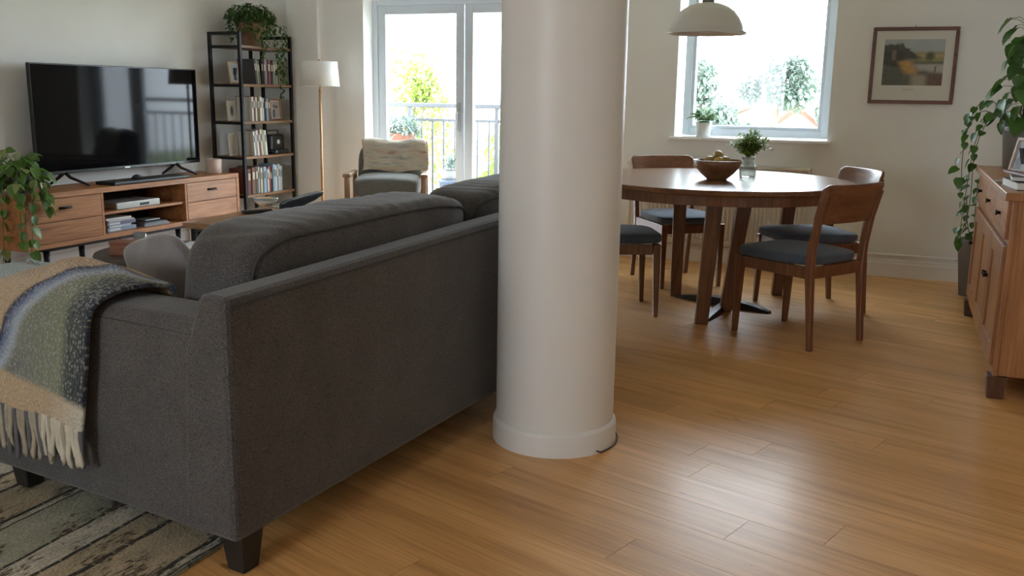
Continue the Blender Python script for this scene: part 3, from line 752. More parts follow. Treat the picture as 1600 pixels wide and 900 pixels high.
# ------------------------------------------------------------------ bookcase
BK = thing('bookcase', 'black metal bookcase with five wooden shelves in the corner', 'bookcase', (-5.19, 6.74, 0))
bx0, bx1, by0, by1, bh = -5.345, -5.045, 6.40, 7.085, 1.715
P = .013
for x in (bx0, bx1):
    for y in (by0, by1): MB().box((x - P, y - P, 0), (x + P, y + P, bh)).build('post', BLKM, BK, bevel=.002)
for y in (by0, by1): MB().box((bx0 + P, y - P, bh - .026), (bx1 - P, y + P, bh)).build('top_rail', BLKM, BK, bevel=.002)
SHZ = [.385, .705, .995, 1.30, 1.61, .08]
for z in SHZ:
    s_ = MB().box((bx0 - .005, by0 + P, z - .022), (bx1 + .012, by1 - P, z)).build('shelf', SHELFW, BK, bevel=.002)
    for y in (by0, by1): MB().box((bx0 + P, y - .008, z - .026), (bx1 - P, y + .008, z - .004)).build('shelf_bracket', BLKM, s_)
MB().box((bx0 - .022, 6.93, 0), (bx0 - .008, 6.965, 1.6)).build('back_strut', BLKM, BK)

# books: every one a thing
def book(y0, t, z, h, d, col, label, lean=0, xf=None, group=None):
    xf = bx1 if xf is None else xf
    mb = MB(); c = .003; x0 = xf - d
    mb.box((x0, y0, z), (xf, y0 + .0025, z + h)).box((x0, y0 + t - .0025, z), (xf, y0 + t, z + h)).box((xf - .003, y0 + .0025, z), (xf, y0 + t - .0025, z + h))
    mb.cur = 1; mb.box((x0 + .004, y0 + .0025, z + .004), (xf - .003, y0 + t - .0025, z + h - .004))
    mb.cur = 2; mb.box((xf, y0 + t * .22, z + h * .55), (xf + .0006, y0 + t * .78, z + h * .82))
    if lean:
        pv = Vector((0, y0 + (t if lean > 0 else 0), z)); Rm = Matrix.Translation(pv) @ Matrix.Rotation(-lean, 4, 'X') @ Matrix.Translation(-pv); mb.map(lambda p: Rm @ p)
    key = 'cover_%02d%02d%02d' % tuple(int(x * 99) for x in col)
    lab = M('spine_print_dark', (.10, .10, .12), .6) if sum(col) > .9 else M('spine_print_light', (.62, .58, .48), .6)
    return tag(mb.build('book', [M(key, col, .55), PAPER, lab]), label, 'book', group)
ORD = ['first', 'second', 'third', 'fourth', 'fifth', 'sixth', 'seventh', 'eighth', 'ninth', 'tenth', 'eleventh', 'twelfth', 'thirteenth', 'fourteenth', 'fifteenth', 'sixteenth']
C = dict(white=(.66, .65, .61), cream=(.60, .54, .42), maroon=(.16, .04, .04), red=(.42, .07, .06), black=(.025, .025, .027), grey=(.28, .28, .28), navy=(.04, .06, .12), blue=(.13, .25, .42), teal=(.08, .20, .20), olive=(.15, .16, .07), pink=(.50, .22, .24), brown=(.17, .09, .05), skyblue=(.32, .47, .62), charcoal=(.07, .07, .075), sage=(.30, .34, .24))
def shelf_row(z, y0, spec, where, grp):
    y = y0; rr = random.Random(int(z * 1000))
    for k, (cn, t, h) in enumerate(spec):
        book(y, t, z + .0006, h, rr.uniform(.15, .19), C[cn], f'{cn.replace("skyblue", "sky blue")} book, {ORD[k]} from the left on the {where} bookcase shelf', xf=bx1 - rr.uniform(0, .018), group=grp)
        y += t + .0012
    return y
shelf_row(SHZ[0], 6.455, [('maroon', .045, .215), ('brown', .045, .225), ('charcoal', .035, .23), ('white', .03, .222), ('cream', .022, .215), ('white', .018, .21), ('skyblue', .03, .222), ('blue', .022, .215), ('white', .018, .20), ('red', .03, .22), ('black', .022, .20), ('skyblue', .03, .235), ('white', .024, .225), ('blue', .022, .235), ('cream', .026, .23), ('skyblue', .026, .215)], 'lowest', 'books on the lowest bookcase shelf')
shelf_row(SHZ[2], 6.535, [('white', .022, .20), ('maroon', .02, .205), ('cream', .02, .20), ('black', .022, .205), ('brown', .018, .20), ('white', .025, .20), ('sage', .022, .195), ('white', .020, .19), ('navy', .018, .195), ('grey', .020, .19), ('black', .020, .195), ('charcoal', .022, .19)], 'middle', 'books on the middle bookcase shelf')
shelf_row(SHZ[3], 6.685, [('black', .020, .205), ('charcoal', .016, .20), ('grey', .016, .205), ('pink', .024, .20), ('charcoal', .022, .205), ('red', .020, .205), ('black', .026, .20), ('grey', .018, .20), ('olive', .026, .205), ('sage', .022, .20), ('brown', .018, .205), ('black', .016, .20)], 'second-highest', 'books on the second-highest bookcase shelf')
for k, (yy, t, cn, h) in enumerate([(6.600, .02, 'charcoal', .205), (6.6235, .018, 'grey', .20), (6.645, .02, 'olive', .195)]):
    book(yy, t, SHZ[3] + .0006, h, .17, C[cn], ['charcoal', 'grey', 'olive'][k] + ' book leaning left of the upright row on the second-highest shelf', lean=-.12, group='leaning books on the bookcase')
for k, (yy, t, cn, h) in enumerate([(6.545, .020, 'white', .205), (6.568, .018, 'grey', .21), (6.590, .022, 'white', .215), (6.616, .020, 'maroon', .215), (6.640, .026, 'cream', .22), (6.670, .024, 'sage', .215), (6.698, .024, 'white', .21)]):
    book(yy, t, SHZ[1] + .0006, h, .17, C[cn], f'{cn} book, {ORD[k]} of the slanting row beside the black radio', lean=-.10, group='slanting books beside the radio')

def print_panel(name, parent, c, w_, h_, fn, nx, ny, R4):
    mb = MB().grid(lambda u, v: R4 @ Vector(((u - .5) * w_, 0, (v - .5) * h_)) + Vector(c), nx, ny)
    o = mb.build(name, printed('printed_sheet'), parent)
    ca = o.data.color_attributes.new('Col', 'FLOAT_COLOR', 'POINT')
    for i in range(nx + 1):
        for j in range(ny + 1):
            q = fn(i / nx, j / ny); ca.data[i * (ny + 1) + j].color = (q[0], q[1], q[2], 1)
    return o
def portrait(seed, bgc=(.45, .44, .40), two=False):
    def fn(u, v):
        c = bgc; n_ = mnoise.noise((u * 4, v * 4, seed)) * .06
        heads = [(.36, .62), (.64, .58)] if two else [(.5, .62)]
        for (hx, hy) in heads:
            if abs(u - hx) < .21 - max(0, v - .35) * .5 and v < hy - .08: c = (.07, .07, .08) if hx < .6 else (.30, .28, .27)
            if ((u - hx) / .12) ** 2 + ((v - hy) / .14) ** 2 < 1: c = (.40, .28, .21)
            if ((u - hx) / .13) ** 2 + ((v - hy - .07) / .11) ** 2 < 1: c = (.05, .035, .03)
        return (max(0, c[0] + n_), max(0, c[1] + n_), max(0, c[2] + n_))
    return fn
def photo_frame(loc, w_, h_, yaw, tilt, fmat, label, fn, border=.018, mount=.0, cat='photo frame', group=None, roll=0):
    t = thing('photo_frame', label, cat, loc, group=group)
    loc = (loc[0], loc[1], loc[2] + .0145 * math.sin(tilt))
    R4 = Matrix.Rotation(yaw, 4, 'Z') @ Matrix.Rotation(-tilt, 4, 'X') @ Matrix.Rotation(roll, 4, 'Y')     # local: faces -y, stands on z=0
    B = Matrix.Translation(loc) @ R4
    mb = MB().box((-w_ / 2, 0, 0), (-w_ / 2 + border, .014, h_)).box((w_ / 2 - border, 0, 0), (w_ / 2, .014, h_)).box((-w_ / 2 + border, 0, 0), (w_ / 2 - border, .014, border)).box((-w_ / 2 + border, 0, h_ - border), (w_ / 2 - border, .014, h_))
    mb.map(lambda p: B @ p).build('frame', fmat, t, bevel=.0015)
    MB().box((-w_ / 2 + border, .006, border), (w_ / 2 - border, .012, h_ - border)).map(lambda p: B @ p).build('mount', M('picture_mount', (.66, .64, .59), .8), t)
    print_panel('picture', t, B @ Vector((0, .005, h_ / 2)), w_ - 2 * border - 2 * mount, h_ - 2 * border - 2 * mount, fn, 24, 28, R4)
    if tilt: MB().box((-.015, .012, 0), (.015, .018, h_ * .7)).map(lambda p: Matrix.Translation(loc) @ Matrix.Rotation(yaw, 4, 'Z') @ Matrix.Translation((0, .014, 0)) @ Matrix.Rotation(tilt, 4, 'X') @ p).build('easel_back', BLACKW, t)
    return t
FRW = M('cream_frame', (.62, .58, .50), .5); FRB = M('brown_frame', (.20, .10, .06), .45); FRP = M('pale_oak_frame', (.50, .38, .26), .5)
YB = PI / 2          # facing +x
photo_frame((-5.16, 6.490, SHZ[3] + .001), .115, .18, YB - .15, .16, FRP, 'pale framed picture leaning on the second-highest bookcase shelf', portrait(1, (.50, .54, .58)), .014, .012)
photo_frame((-5.20, 6.472, SHZ[2] + .001), .10, .165, YB - .1, .05, FRW, 'cream card with a dark oval motif on the middle bookcase shelf', lambda u, v: (.12, .12, .12) if ((u - .5) / .3) ** 2 + ((v - .5) / .34) ** 2 < 1 else (.58, .54, .45), .010, .012)
photo_frame((-5.20, 6.468, SHZ[1] + .001), .095, .185, YB - .1, .05, FRW, 'plain cream framed card on the shelf with the radio', lambda u, v: (.50, .47, .40) if abs(mnoise.noise((u * 5, v * 5, 2))) > .02 else (.30, .27, .22), .008, .004)
photo_frame((-5.075, 6.905, SHZ[2] + .001), .165, .185, YB, .08, FRB, 'brown framed photograph of two people on the middle bookcase shelf', portrait(3, (.32, .24, .21), True), .018, .004)

# little black radio
rdo = thing('radio', 'small black radio with a pale round emblem on the bookcase', 'radio', (-5.13, 6.90, SHZ[1]))
MB().sup((-5.13, 6.91, SHZ[1] + .085), (.055, .105, .083), 8, 10).build('case', TVB, rdo, smooth=True)
MB().sup((-5.10, 6.91, SHZ[1] + .022), (.075, .118, .021), 5, 10).build('foot', TVB, rdo, smooth=True)
MB().tube([(-5.076, 6.915, SHZ[1] + .105), (-5.073, 6.915, SHZ[1] + .105)], .02, 16).build('emblem', M('pale_emblem', (.55, .56, .55), .4), rdo)
MB().tube([(-5.13, 6.83, SHZ[1] + .16), (-5.13, 6.83, SHZ[1] + .20), (-5.13, 6.99, SHZ[1] + .20), (-5.13, 6.99, SHZ[1] + .16)], .005, 6).build('handle', TVB, rdo)

# trailing plant on top of the bookcase
tp = thing('trailing_plant', 'leafy green plant in a clay pot on top of the bookcase', 'plant', (-5.19, 6.72, SHZ[4]))
MB().lathe([(0, 0), (.085, 0), (.125, .17), (.13, .175), (.13, .20), (.118, .20), (.112, .17), (0, .17)], (-5.19, 6.74, SHZ[4] + .001), 28).build('pot', TERRA, tp, smooth=True)
fo = MB(); rp = random.Random(5)
for k in range(900):
    th_ = rp.uniform(0, 2 * PI); rr = .19 * math.sqrt(rp.random()); zz = rp.uniform(-.02, .15) * (1 - (rr / .24) ** 2) - (.16 if rr > .135 and rp.random() < .5 else 0) * rp.random()
    p = Vector((-5.19 + rr * math.cos(th_) * .95, 6.74 + rr * math.sin(th_) * 1.15, SHZ[4] + .215 + zz))
    blade(fo, p, th_ + rp.uniform(-1, 1), rp.uniform(-.5, 1.0), rp.uniform(.03, .055), rp.uniform(.022, .036))
for (dy, L, dx) in ((-.10, .30, .185), (-.02, .20, .185), (.10, .42, .185), (.17, .62, .185), (.21, .50, .185), (-.17, .16, .185)):
    for i in range(int(L * 95)):
        t_ = i / (L * 95); p = Vector((-5.19 + dx + .015 * math.sin(i), 6.74 + dy + .02 * math.sin(t_ * 7 + dy * 30), SHZ[4] + .19 - L * t_))
        blade(fo, p, rp.uniform(-1.6, 1.6), rp.uniform(.2, 1.3), rp.uniform(.022, .042), rp.uniform(.016, .03))
o = fo.build('foliage', GREEN2, tp); o['kind'] = 'stuff'

# ------------------------------------------------------------------ floor lamp
fl = thing('floor_lamp', 'slim brass floor lamp with a white drum shade beside the bookcase', 'lamp', (-4.585, 6.85, 0))
lx, ly = -4.585, 6.85
MB().lathe([(0, 0), (.13, 0), (.13, .012), (.12, .02), (.02, .026), (0, .026)], (lx, ly, 0), 32).build('base', BRASS, fl, smooth=True)
MB().tube([(lx, ly, .02), (lx, ly, 1.33)], .011, 12).tube([(lx, ly, .60), (lx, ly, .615)], .014, 12).tube([(lx, ly, 1.26), (lx, ly, 1.275)], .014, 12).build('pole', BRASS, fl, smooth=True)
sh = MB().lathe([(.166, 1.292), (.149, 1.495), (.147, 1.495), (.164, 1.292)], (lx, ly, 0), 48, close=True).build('shade', LSHADE, fl, smooth=True)
MB().tube([(lx - .147, ly, 1.488), (lx + .147, ly, 1.488)], .003, 6).tube([(lx, ly - .147, 1.488), (lx, ly + .147, 1.488)], .003, 6).build('spider', BRASS, sh)
MB().tube([(lx, ly, 1.33), (lx, ly, 1.50), (lx, ly, 1.512)], [.006, .006, .009], 8).build('finial', BRASS, fl, smooth=True)
MB().sup((lx, ly, 1.39), (.028, .028, .045), 2, 8).build('bulb', M('opal_bulb', (.8, .8, .76), .3), fl, smooth=True)

# ------------------------------------------------------------------ armchair by the door (local: faces -y)
AC = thing('armchair', 'grey-green upholstered armchair with pale wooden arms by the balcony door', 'armchair', (-3.71, 6.46, 0), math.radians(26))
AF = fabric('grey_green_upholstery', (.12, .125, .112), (.20, .205, .185), 300, .9, .2, .3)
def aloc(mb): A4 = PM[AC.name] @ Matrix.Diagonal((.86, .95, 1, 1)); return mb.map(lambda p: A4 @ p)
def apart(mb, name, mat, **k): return aloc(mb).build(name, mat, AC, **k)
apart(MB().sup((0, -.02, .375), (.285, .30, .075), 8, 8), 'seat_base', AF, smooth=True)
apart(MB().sup((0, -.045, .535), (.295, .315, .078), 5, 12, lambda P: P + Vector((0, 0, .012 * math.cos(P.x * 5) * (P.z > 0)))), 'seat_cushion', AF, smooth=True)
RBk = Matrix.Translation((0, .27, .57)) @ Matrix.Rotation(math.radians(-14), 4, 'X')
apart(MB().sup((0, 0, 0), (.30, .075, .275), 5, 12).map(lambda p: RBk @ p), 'backrest', AF, smooth=True)
for s_ in (-1, 1):
    apart(MB().tube([(s_ * .335, -.33, 0), (s_ * .335, -.325, .3), (s_ * .335, -.335, .60), (s_ * .335, -.315, .635)], [.018, .024, .024, .02], 10), 'front_leg', ARMW, smooth=True)
    apart(MB().tube([(s_ * .335, .36, 0), (s_ * .335, .31, .3), (s_ * .335, .29, .62)], [.018, .024, .022], 10), 'back_leg', ARMW, smooth=True)
    mb = MB().hexa([(s_ * .335 - .035, -.36, .618), (s_ * .335 + .035, -.36, .618), (s_ * .335 + .025, .33, .600), (s_ * .335 - .025, .33, .600)], [(s_ * .335 - .035, -.36, .648), (s_ * .335 + .035, -.36, .648), (s_ * .335 + .025, .33, .630), (s_ * .335 - .025, .33, .630)])
    apart(mb, 'armrest', ARMW, bevel=.010)
    apart(MB().box((s_ * .335 - .014, -.31, .21), (s_ * .335 + .014, .30, .27)), 'side_rail', ARMW, bevel=.004)
# blanket over its back
def bl_mat():
    m, nt, b = _new('cream_pattern_blanket')
    vec = _mapped(nt)
    n_ = _noise(nt, _mapped(nt, 'Object', (3, 3, 14)), 1.4, 3, .6, .5)
    c = _ramp(nt, n_, [(.30, (.42, .22, .15)), (.40, (.56, .45, .34)), (.55, (.62, .56, .46)), (.70, (.34, .33, .32))])
    nt.links.new(c, b.inputs['Base Color']); b.inputs['Roughness'].default_value = .95
    _bump(nt, b, _noise(nt, vec, 150, 2), .5, .004); return m
BLK = thing('blanket', 'cream patterned blanket draped over the armchair back', 'blanket', (-3.71, 6.46, .8), math.radians(26))
sec2 = [(.176, .632), (.186, .66), (.21, .73), (.245, .83), (.30, .868), (.37, .865), (.425, .82), (.44, .66), (.43, .44)]
A4 = PM[AC.name] @ Matrix.Diagonal((.86, .95, 1, 1))
mb = MB().grid(lambda u, v: A4 @ Vector((-.255 + .60 * u + .012 * math.sin(v * 9), lerp_list(sec2, v)[0] + .006 * math.sin(u * 17 + v * 4) * (1 if v < .5 else -1), lerp_list(sec2, v)[1] + .010 * math.sin(u * 9))), 30, 34)
mb.build('cloth', bl_mat(), BLK, smooth=True, solid=.010)
mb = MB()
for k in range(26):
    u = k / 25; p = Vector((-.255 + .60 * u, .432, .445)); mb.tube([A4 @ p, A4 @ (p + Vector((.004 * math.sin(k), .004, -.05))), A4 @ (p + Vector((.008 * math.sin(k * 2), 0, -.09)))], [.005, .004, .003], 5)
mb.build('fringe', M('cream_fringe', (.50, .47, .40), .95), BLK)
# little stool past the armchair
stl = thing('side_stool', 'small brown wooden stool between the armchair and the sofa', 'stool', (-2.95, 6.45, 0))
MB().sup((-2.95, 6.45, .535), (.17, .17, .018), 7, 8).build('top', DINE, stl, smooth=True)
for sx in (-1, 1):
    for sy in (-1, 1): MB().tube([(-2.95 + sx * .14, 6.45 + sy * .14, 0), (-2.95 + sx * .10, 6.45 + sy * .10, .52)], [.012, .016], 8).build('leg', DINE, stl, smooth=True)

# ------------------------------------------------------------------ coffee tables
E1, E2 = Vector((-.10, .995, 0)), Vector((.995, .10, 0)); K0 = Vector((-4.172, 4.656, 0))
def K(a, b, z): return K0 + E2 * a + E1 * b + Vector((0, 0, z))
ct = thing('coffee_table', 'pale wooden coffee table with dark legs in front of the console', 'table', tuple(K(.33, .6, 0)), math.radians(5.7))
CT4 = PM[ct.name]
def cbox(a0, b0, z0, a1, b1, z1): return MB().hexa([K(a0, b0, z0), K(a1, b0, z0), K(a1, b1, z0), K(a0, b1, z0)], [K(a0, b0, z1), K(a1, b0, z1), K(a1, b1, z1), K(a0, b1, z1)])
for k in range(3): cbox(.0 + .22 * k, 0, .385, .22 * (k + 1) - .0015, 1.18, .42).build('top_board', COFF, ct, bevel=.002)
for (a, b) in ((.03, .04), (.60, .04), (.03, 1.11), (.60, 1.11)): cbox(a, b, .0142 if b < .5 else 0, a + .03, b + .03, .385).build('leg', BLKM, ct, bevel=.002)
cbox(.03, .05, .355, .06, 1.13, .384).build('rail', BLKM, ct); cbox(.60, .05, .355, .63, 1.13, .384).build('rail', BLKM, ct)
cbox(.06, .045, .08, .60, .065, .10).build('stretcher', BLKM, ct)
gd = MB().lathe([(0, 0), (.05, 0), (.085, .03), (.095, .055), (.089, .055), (.08, .034), (.045, .008), (0, .008)], (-4.30, 5.68, .4205), 28)
tag(gd.build('glass_dish', CLEAR, smooth=True), 'clear glass dish on the pale coffee table', 'dish')
rc = thing('remote_control', 'black remote control lying beside the glass dish on the coffee table', 'remote', (-4.06, 5.27, .42), math.radians(62))
R4 = PM[rc.name]
MB().sup((0, 0, .014), (.11, .027, .013), 6, 8).map(lambda p: R4 @ p).build('case', TVB, rc, smooth=True)
mb = MB()
for i in range(6):
    for j in range(3): mb.tube([R4 @ Vector((-.07 + i * .025, -.013 + j * .013, .026)), R4 @ Vector((-.07 + i * .025, -.013 + j * .013, .0285))], .0042, 6)
mb.build('buttons', M('grey_rubber', (.20, .20, .21), .7), rc)
bkc = thing('notebook', 'grey-green notebook flat at the far end of the coffee table', 'notebook', (-4.06, 5.68, .42), math.radians(8))
R4n = PM[bkc.name]
MB().box((-.12, -.09, .0005), (.12, .09, .018)).map(lambda p: R4n @ p).build('cover', M('grey_green_cover', (.16, .18, .16), .6), bkc, bevel=.002)
MB().box((-.116, -.0915, .004), (.1215, .086, .0145)).map(lambda p: R4n @ p).build('pages', PAPER, bkc)
pch = thing('pouch', 'dark navy cloth pouch propped up on the coffee table', 'pouch', (-3.83, 5.46, .42), math.radians(50))
R4p = PM[pch.name] @ Matrix.Translation((0, 0, .082)) @ Matrix.Rotation(math.radians(-20), 4, 'Y')
mb = MB().sup((0, 0, 0), (.16, .07, .042), 3.4, 14, lambda P: Vector((P.x, P.y * (1 + .3 * P.x / .16), P.z * (.75 - .45 * P.x / .16) + .004 * mnoise.noise(P * 25))))
mb.map(lambda p: R4p @ p).build('body', fabric('navy_canvas', (.018, .026, .035), (.04, .052, .066), 200, .8, .1, .3), pch, smooth=True)
MB().tube([R4p @ Vector((-.14, -.03, .036)), R4p @ Vector((0, -.045, .033)), R4p @ Vector((.12, -.06, .022)), R4p @ Vector((.155, -.05, .012)), R4p @ Vector((.158, .04, .010))], .003, 6).build('zip', M('pale_zip', (.5, .5, .47), .5), pch, smooth=True)

dt = thing('low_table', 'dark round low table in front of the sofa holding papers', 'table', (-3.74, 4.05, 0))
MB().lathe([(0, .325), (.36, .325), (.385, .335), (.39, .350), (.385, .360), (0, .360)], (-3.74, 4.05, 0), 56).build('top', DARKT, dt, smooth=True).modifiers.new('es', 'EDGE_SPLIT').split_angle = .6
for k in range(4):
    th_ = PI / 4 + k * PI / 2 - .25; c_, s_ = math.cos(th_), math.sin(th_); x, y = -3.74 + .27 * c_, 4.05 + .27 * s_
    MB().hexa([(x - .016, y - .016, .0142), (x + .016, y - .016, .0142), (x + .016, y + .016, .0142), (x - .016, y + .016, .0142)], [(x - .024, y - .024, .326), (x + .024, y - .024, .326), (x + .024, y + .024, .326), (x - .024, y + .024, .326)]).build('leg', DARKT, dt, bevel=.003)
bx = thing('wooden_box', 'small reddish-brown wooden box on the dark low table', 'box', (-3.86, 3.87, .36), math.radians(20))
B4 = PM[bx.name]
MB().box((-.075, -.05, .0005), (.075, .05, .062)).map(lambda p: B4 @ p).build('body', wood('reddish_box_wood', (.16, .05, .025), (.24, .085, .04), (.3, .12, .06), 0, .4), bx, bevel=.002)
MB().box((-.078, -.053, .0625), (.078, .053, .075)).map(lambda p: B4 @ p).build('lid', MATS['reddish_box_wood'], bx, bevel=.002)
tum = MB().lathe([(0, 0), (.030, 0), (.036, .095), (.0335, .095), (.028, .006), (0, .006)], (-3.92, 4.03, .3605), 24)
tag(tum.build('tumbler', CLEAR, smooth=True), 'clear glass tumbler on the dark low table', 'glass')
gl = thing('spectacles', 'thin dark spectacles near the far rim of the low table', 'spectacles', (-3.93, 4.22, .36), math.radians(30))
G4 = PM[gl.name]
def loop(cx_): return [G4 @ Vector((cx_ + .024 * math.cos(t * PI / 6), 0, .020 + .018 * math.sin(t * PI / 6))) for t in range(13)]
MB().tube(loop(-.032), .0022, 5).tube(loop(.032), .0022, 5).tube([G4 @ Vector((-.008, 0, .026)), G4 @ Vector((.008, 0, .026))], .0022, 5).build('rims', TVB, gl)
for s_ in (-1, 1): MB().tube([G4 @ Vector((s_ * .056, 0, .026)), G4 @ Vector((s_ * .058, .10, .024)), G4 @ Vector((s_ * .055, .13, .004))], .002, 5).build('temple', TVB, gl)
mags = [((-3.58, 3.93), .17, .12, .018, 25, (.62, .60, .55), 'thick white paperback at the bottom of the low table pile'), ((-3.59, 3.95), .15, .105, .014, 38, (.52, .54, .58), 'pale blue-grey booklet in the middle of the low table pile'), ((-3.575, 3.94), .155, .11, .010, 15, (.66, .63, .58), 'white magazine with a red strip on top of the low table pile'), ((-3.66, 4.27), .13, .09, .014, 20, (.55, .56, .62), 'pale lilac magazine alone at the back of the low table')]
z = .3606
for k, ((x, y), a, b, t_, ang, c_, lab) in enumerate(mags):
    zz = z if k < 3 else .3606
    o = thing('magazine', lab, 'magazine', (x, y, zz), math.radians(ang), group='reading matter on the low table'); Q = PM[o.name]
    MB().box((-a, -b, 0), (a, b, t_)).map(lambda p: Q @ p).build('cover', M('magazine_cover_%d' % k, c_, .5), o, bevel=.001)
    MB().box((-a + .004, -b - .0008, .002), (a + .0008, b - .004, t_ - .002)).map(lambda p: Q @ p).build('pages', PAPER, o)
    if k == 2: MB().box((-a * .8, -b * .3, t_), (a * .8, b * .1, t_ + .0006)).map(lambda p: Q @ p).build('cover_strip', M('red_strip', (.45, .12, .08), .5), o)
    if k < 3: z += t_ + .0006

# ------------------------------------------------------------------ dining table
TX, TY, TZ, TR = -1.0, 5.64, .778, .785
dtb = thing('dining_table', 'round dark wooden dining table on splayed square legs', 'table', (TX, TY, 0))
MB().lathe([(0, TZ - .032), (TR - .012, TZ - .032), (TR - .002, TZ - .024), (TR, TZ - .006), (TR - .006, TZ), (0, TZ)], (TX, TY, 0), 96).build('tabletop', DINET, dtb, smooth=True).modifiers.new('es', 'EDGE_SPLIT').split_angle = .5
MB().lathe([(TR - .03, TZ - .085), (TR - .03, TZ - .033), (TR - .055, TZ - .033), (TR - .055, TZ - .085)], (TX, TY, 0), 96, close=True).build('apron', DINE, dtb)
def tleg(fx, fy, tx_, ty_, w0, w1, ang=0):
    c_, s_ = math.cos(ang), math.sin(ang)
    sq = lambda x, y, h, z: [(x + c_ * a * h - s_ * b * h, y + s_ * a * h + c_ * b * h, z) for a, b in ((-1, -1), (1, -1), (1, 1), (-1, 1))]
    MB().hexa(sq(fx, fy, w0, 0), sq(tx_, ty_, w1, TZ - .033)).build('leg', DINE, dtb, bevel=.004)
tleg(-.955, 5.165, -.915, 5.17, .036, .044, .25)
tleg(-1.255, 5.845, -1.255, 5.84, .034, .042, .25)
tleg(-.885, 5.535, -.805, 5.56, .034, .042, .25)
tleg(-.665, 6.18, -.62, 6.20, .034, .042, .25)
MB().box((TX - .42, TY - .05, TZ - .08), (TX + .42, TY + .05, TZ - .033)).box((TX - .05, TY - .48, TZ - .08), (TX + .05, TY + .55, TZ - .033)).build('under_brace', DINE, dtb)
FB = M('dark_floor_bar', (.022, .018, .016), .3, bump=.05)
def bar(name, a, b, w0, w1, h):
    a, b = Vector((*a, 0)), Vector((*b, 0)); d = (b - a).normalized(); n_ = Vector((-d.y, d.x, 0)); mb = MB(); vs = []
    K_ = 10
    for i in range(K_ + 1):
        t_ = i / K_; w_ = w1 + (w0 - w1) * (1 - abs(2 * t_ - 1) ** 1.5); hh = .012 + (h - .012) * (1 - abs(2 * t_ - 1) ** 2); p = a + (b - a) * t_
        vs += [p + n_ * w_, p - n_ * w_, p - n_ * w_ * .8 + Vector((0, 0, hh)), p + n_ * w_ * .8 + Vector((0, 0, hh))]
    fs = [(i * 4 + j, i * 4 + (j + 1) % 4, (i + 1) * 4 + (j + 1) % 4, (i + 1) * 4 + j) for i in range(K_) for j in range(4)] + [(3, 2, 1, 0), tuple(K_ * 4 + j for j in range(4))]
    mb.add(vs, fs).build(name, FB, dtb, smooth=False)
bar('foot_bar', (-1.235, 5.80), (-.63, 5.585), .045, .022, .05)
bar('foot_bar', (-.945, 5.205), (-.875, 5.86), .03, .022, .035)

# ------------------------------------------------------------------ dining chairs (local: faces +x)
def make_chair(label, loc, rz):
    c_ = thing('dining_chair', label, 'chair', (0, 0, 0), 0, 'dining chairs round the table')
    for s_ in (-1, 1):
        y = s_ * .208
        MB().hexa([(.215, y - .013, 0), (.241, y - .013, 0), (.241, y + .013, 0), (.215, y + .013, 0)], [(.195, y - .021, .425), (.239, y - .021, .425), (.239, y + .021, .425), (.195, y + .021, .425)]).build('front_leg', DINE, c_, bevel=.004)
        st = [(-.268, 0, .013), (-.250, .20, .017), (-.232, .40, .022), (-.238, .52, .020), (-.262, .66, .018), (-.305, .80, .014)]
        vs = []
        for (x, z, h) in st:
            yy = y + s_ * (.004 if z > .5 else 0)
            vs += [(x - h, yy - .015, z), (x + h, yy - .015, z), (x + h, yy + .015, z), (x - h, yy + .015, z)]
        fs = [(i * 4 + j, i * 4 + (j + 1) % 4, (i + 1) * 4 + (j + 1) % 4, (i + 1) * 4 + j) for i in range(5) for j in range(4)] + [(3, 2, 1, 0), (20, 21, 22, 23)]
        MB().add(vs, fs).build('back_leg', DINE, c_, bevel=.005)
        MB().box((-.215, y - .011, .365), (.195, y + .011, .424)).build('side_rail', DINE, c_, bevel=.003)
    MB().box((.205, -.187, .365), (.229, .187, .424)).build('front_rail', DINE, c_, bevel=.003)
    MB().box((-.242, -.193, .365), (-.220, .193, .424)).build('back_rail', DINE, c_, bevel=.003)
    def sf(P):
        k = 1 - .10 * max(0, -P.x / .25)
        return Vector((P.x, P.y * k, P.z + (.010 * (1 - (P.x / .25) ** 2) * (1 - (P.y / .24) ** 2) if P.z > 0 else 0)))
    MB().sup((.015, 0, .452), (.248, .236, .030), 5, 14, sf).build('seat', SEAT, c_, smooth=True)
    mb = MB(); nu, nv = 18, 8; vs = []; fs = []
    for side in (0, 1):
        for i in range(nu + 1):
            for j in range(nv + 1):
                u = i / nu * 2 - 1; v = j / nv
                hw_ = .238 - .012 * (1 - v)
                z = .645 + (.845 - .645) * v
                edge = max(0, abs(u) - .86) / .14
                z += (-1 if v > .5 else 1) * .022 * edge ** 2 * abs(2 * v - 1)
                x = -.262 - (z - .66) * .31 - .045 * (1 - u * u) + .014
                vs.append((x + (.011 if side == 0 else -.011), u * hw_, z))
    q = lambda s_, i, j: s_ * (nu + 1) * (nv + 1) + i * (nv + 1) + j
    for i in range(nu):
        for j in range(nv):
            fs.append((q(0, i, j), q(0, i + 1, j), q(0, i + 1, j + 1), q(0, i, j + 1))); fs.append((q(1, i, j + 1), q(1, i + 1, j + 1), q(1, i + 1, j), q(1, i, j)))
    for i in range(nu): fs += [(q(0, i, nv), q(0, i + 1, nv), q(1, i + 1, nv), q(1, i, nv)), (q(1, i, 0), q(1, i + 1, 0), q(0, i + 1, 0), q(0, i, 0))]
    for j in range(nv): fs += [(q(1, 0, j), q(0, 0, j), q(0, 0, j + 1), q(1, 0, j + 1)), (q(0, nu, j), q(1, nu, j), q(1, nu, j + 1), q(0, nu, j + 1))]
    mb.add(vs, fs).build('backrest', wood('backrest_wood', (.13, .050, .021), (.215, .088, .040), (.285, .128, .060), 1, .32, .15, 1.0, .08), c_, smooth=True, bevel=.006)
    c_.location = loc; c_.rotation_euler = (0, 0, rz); return c_
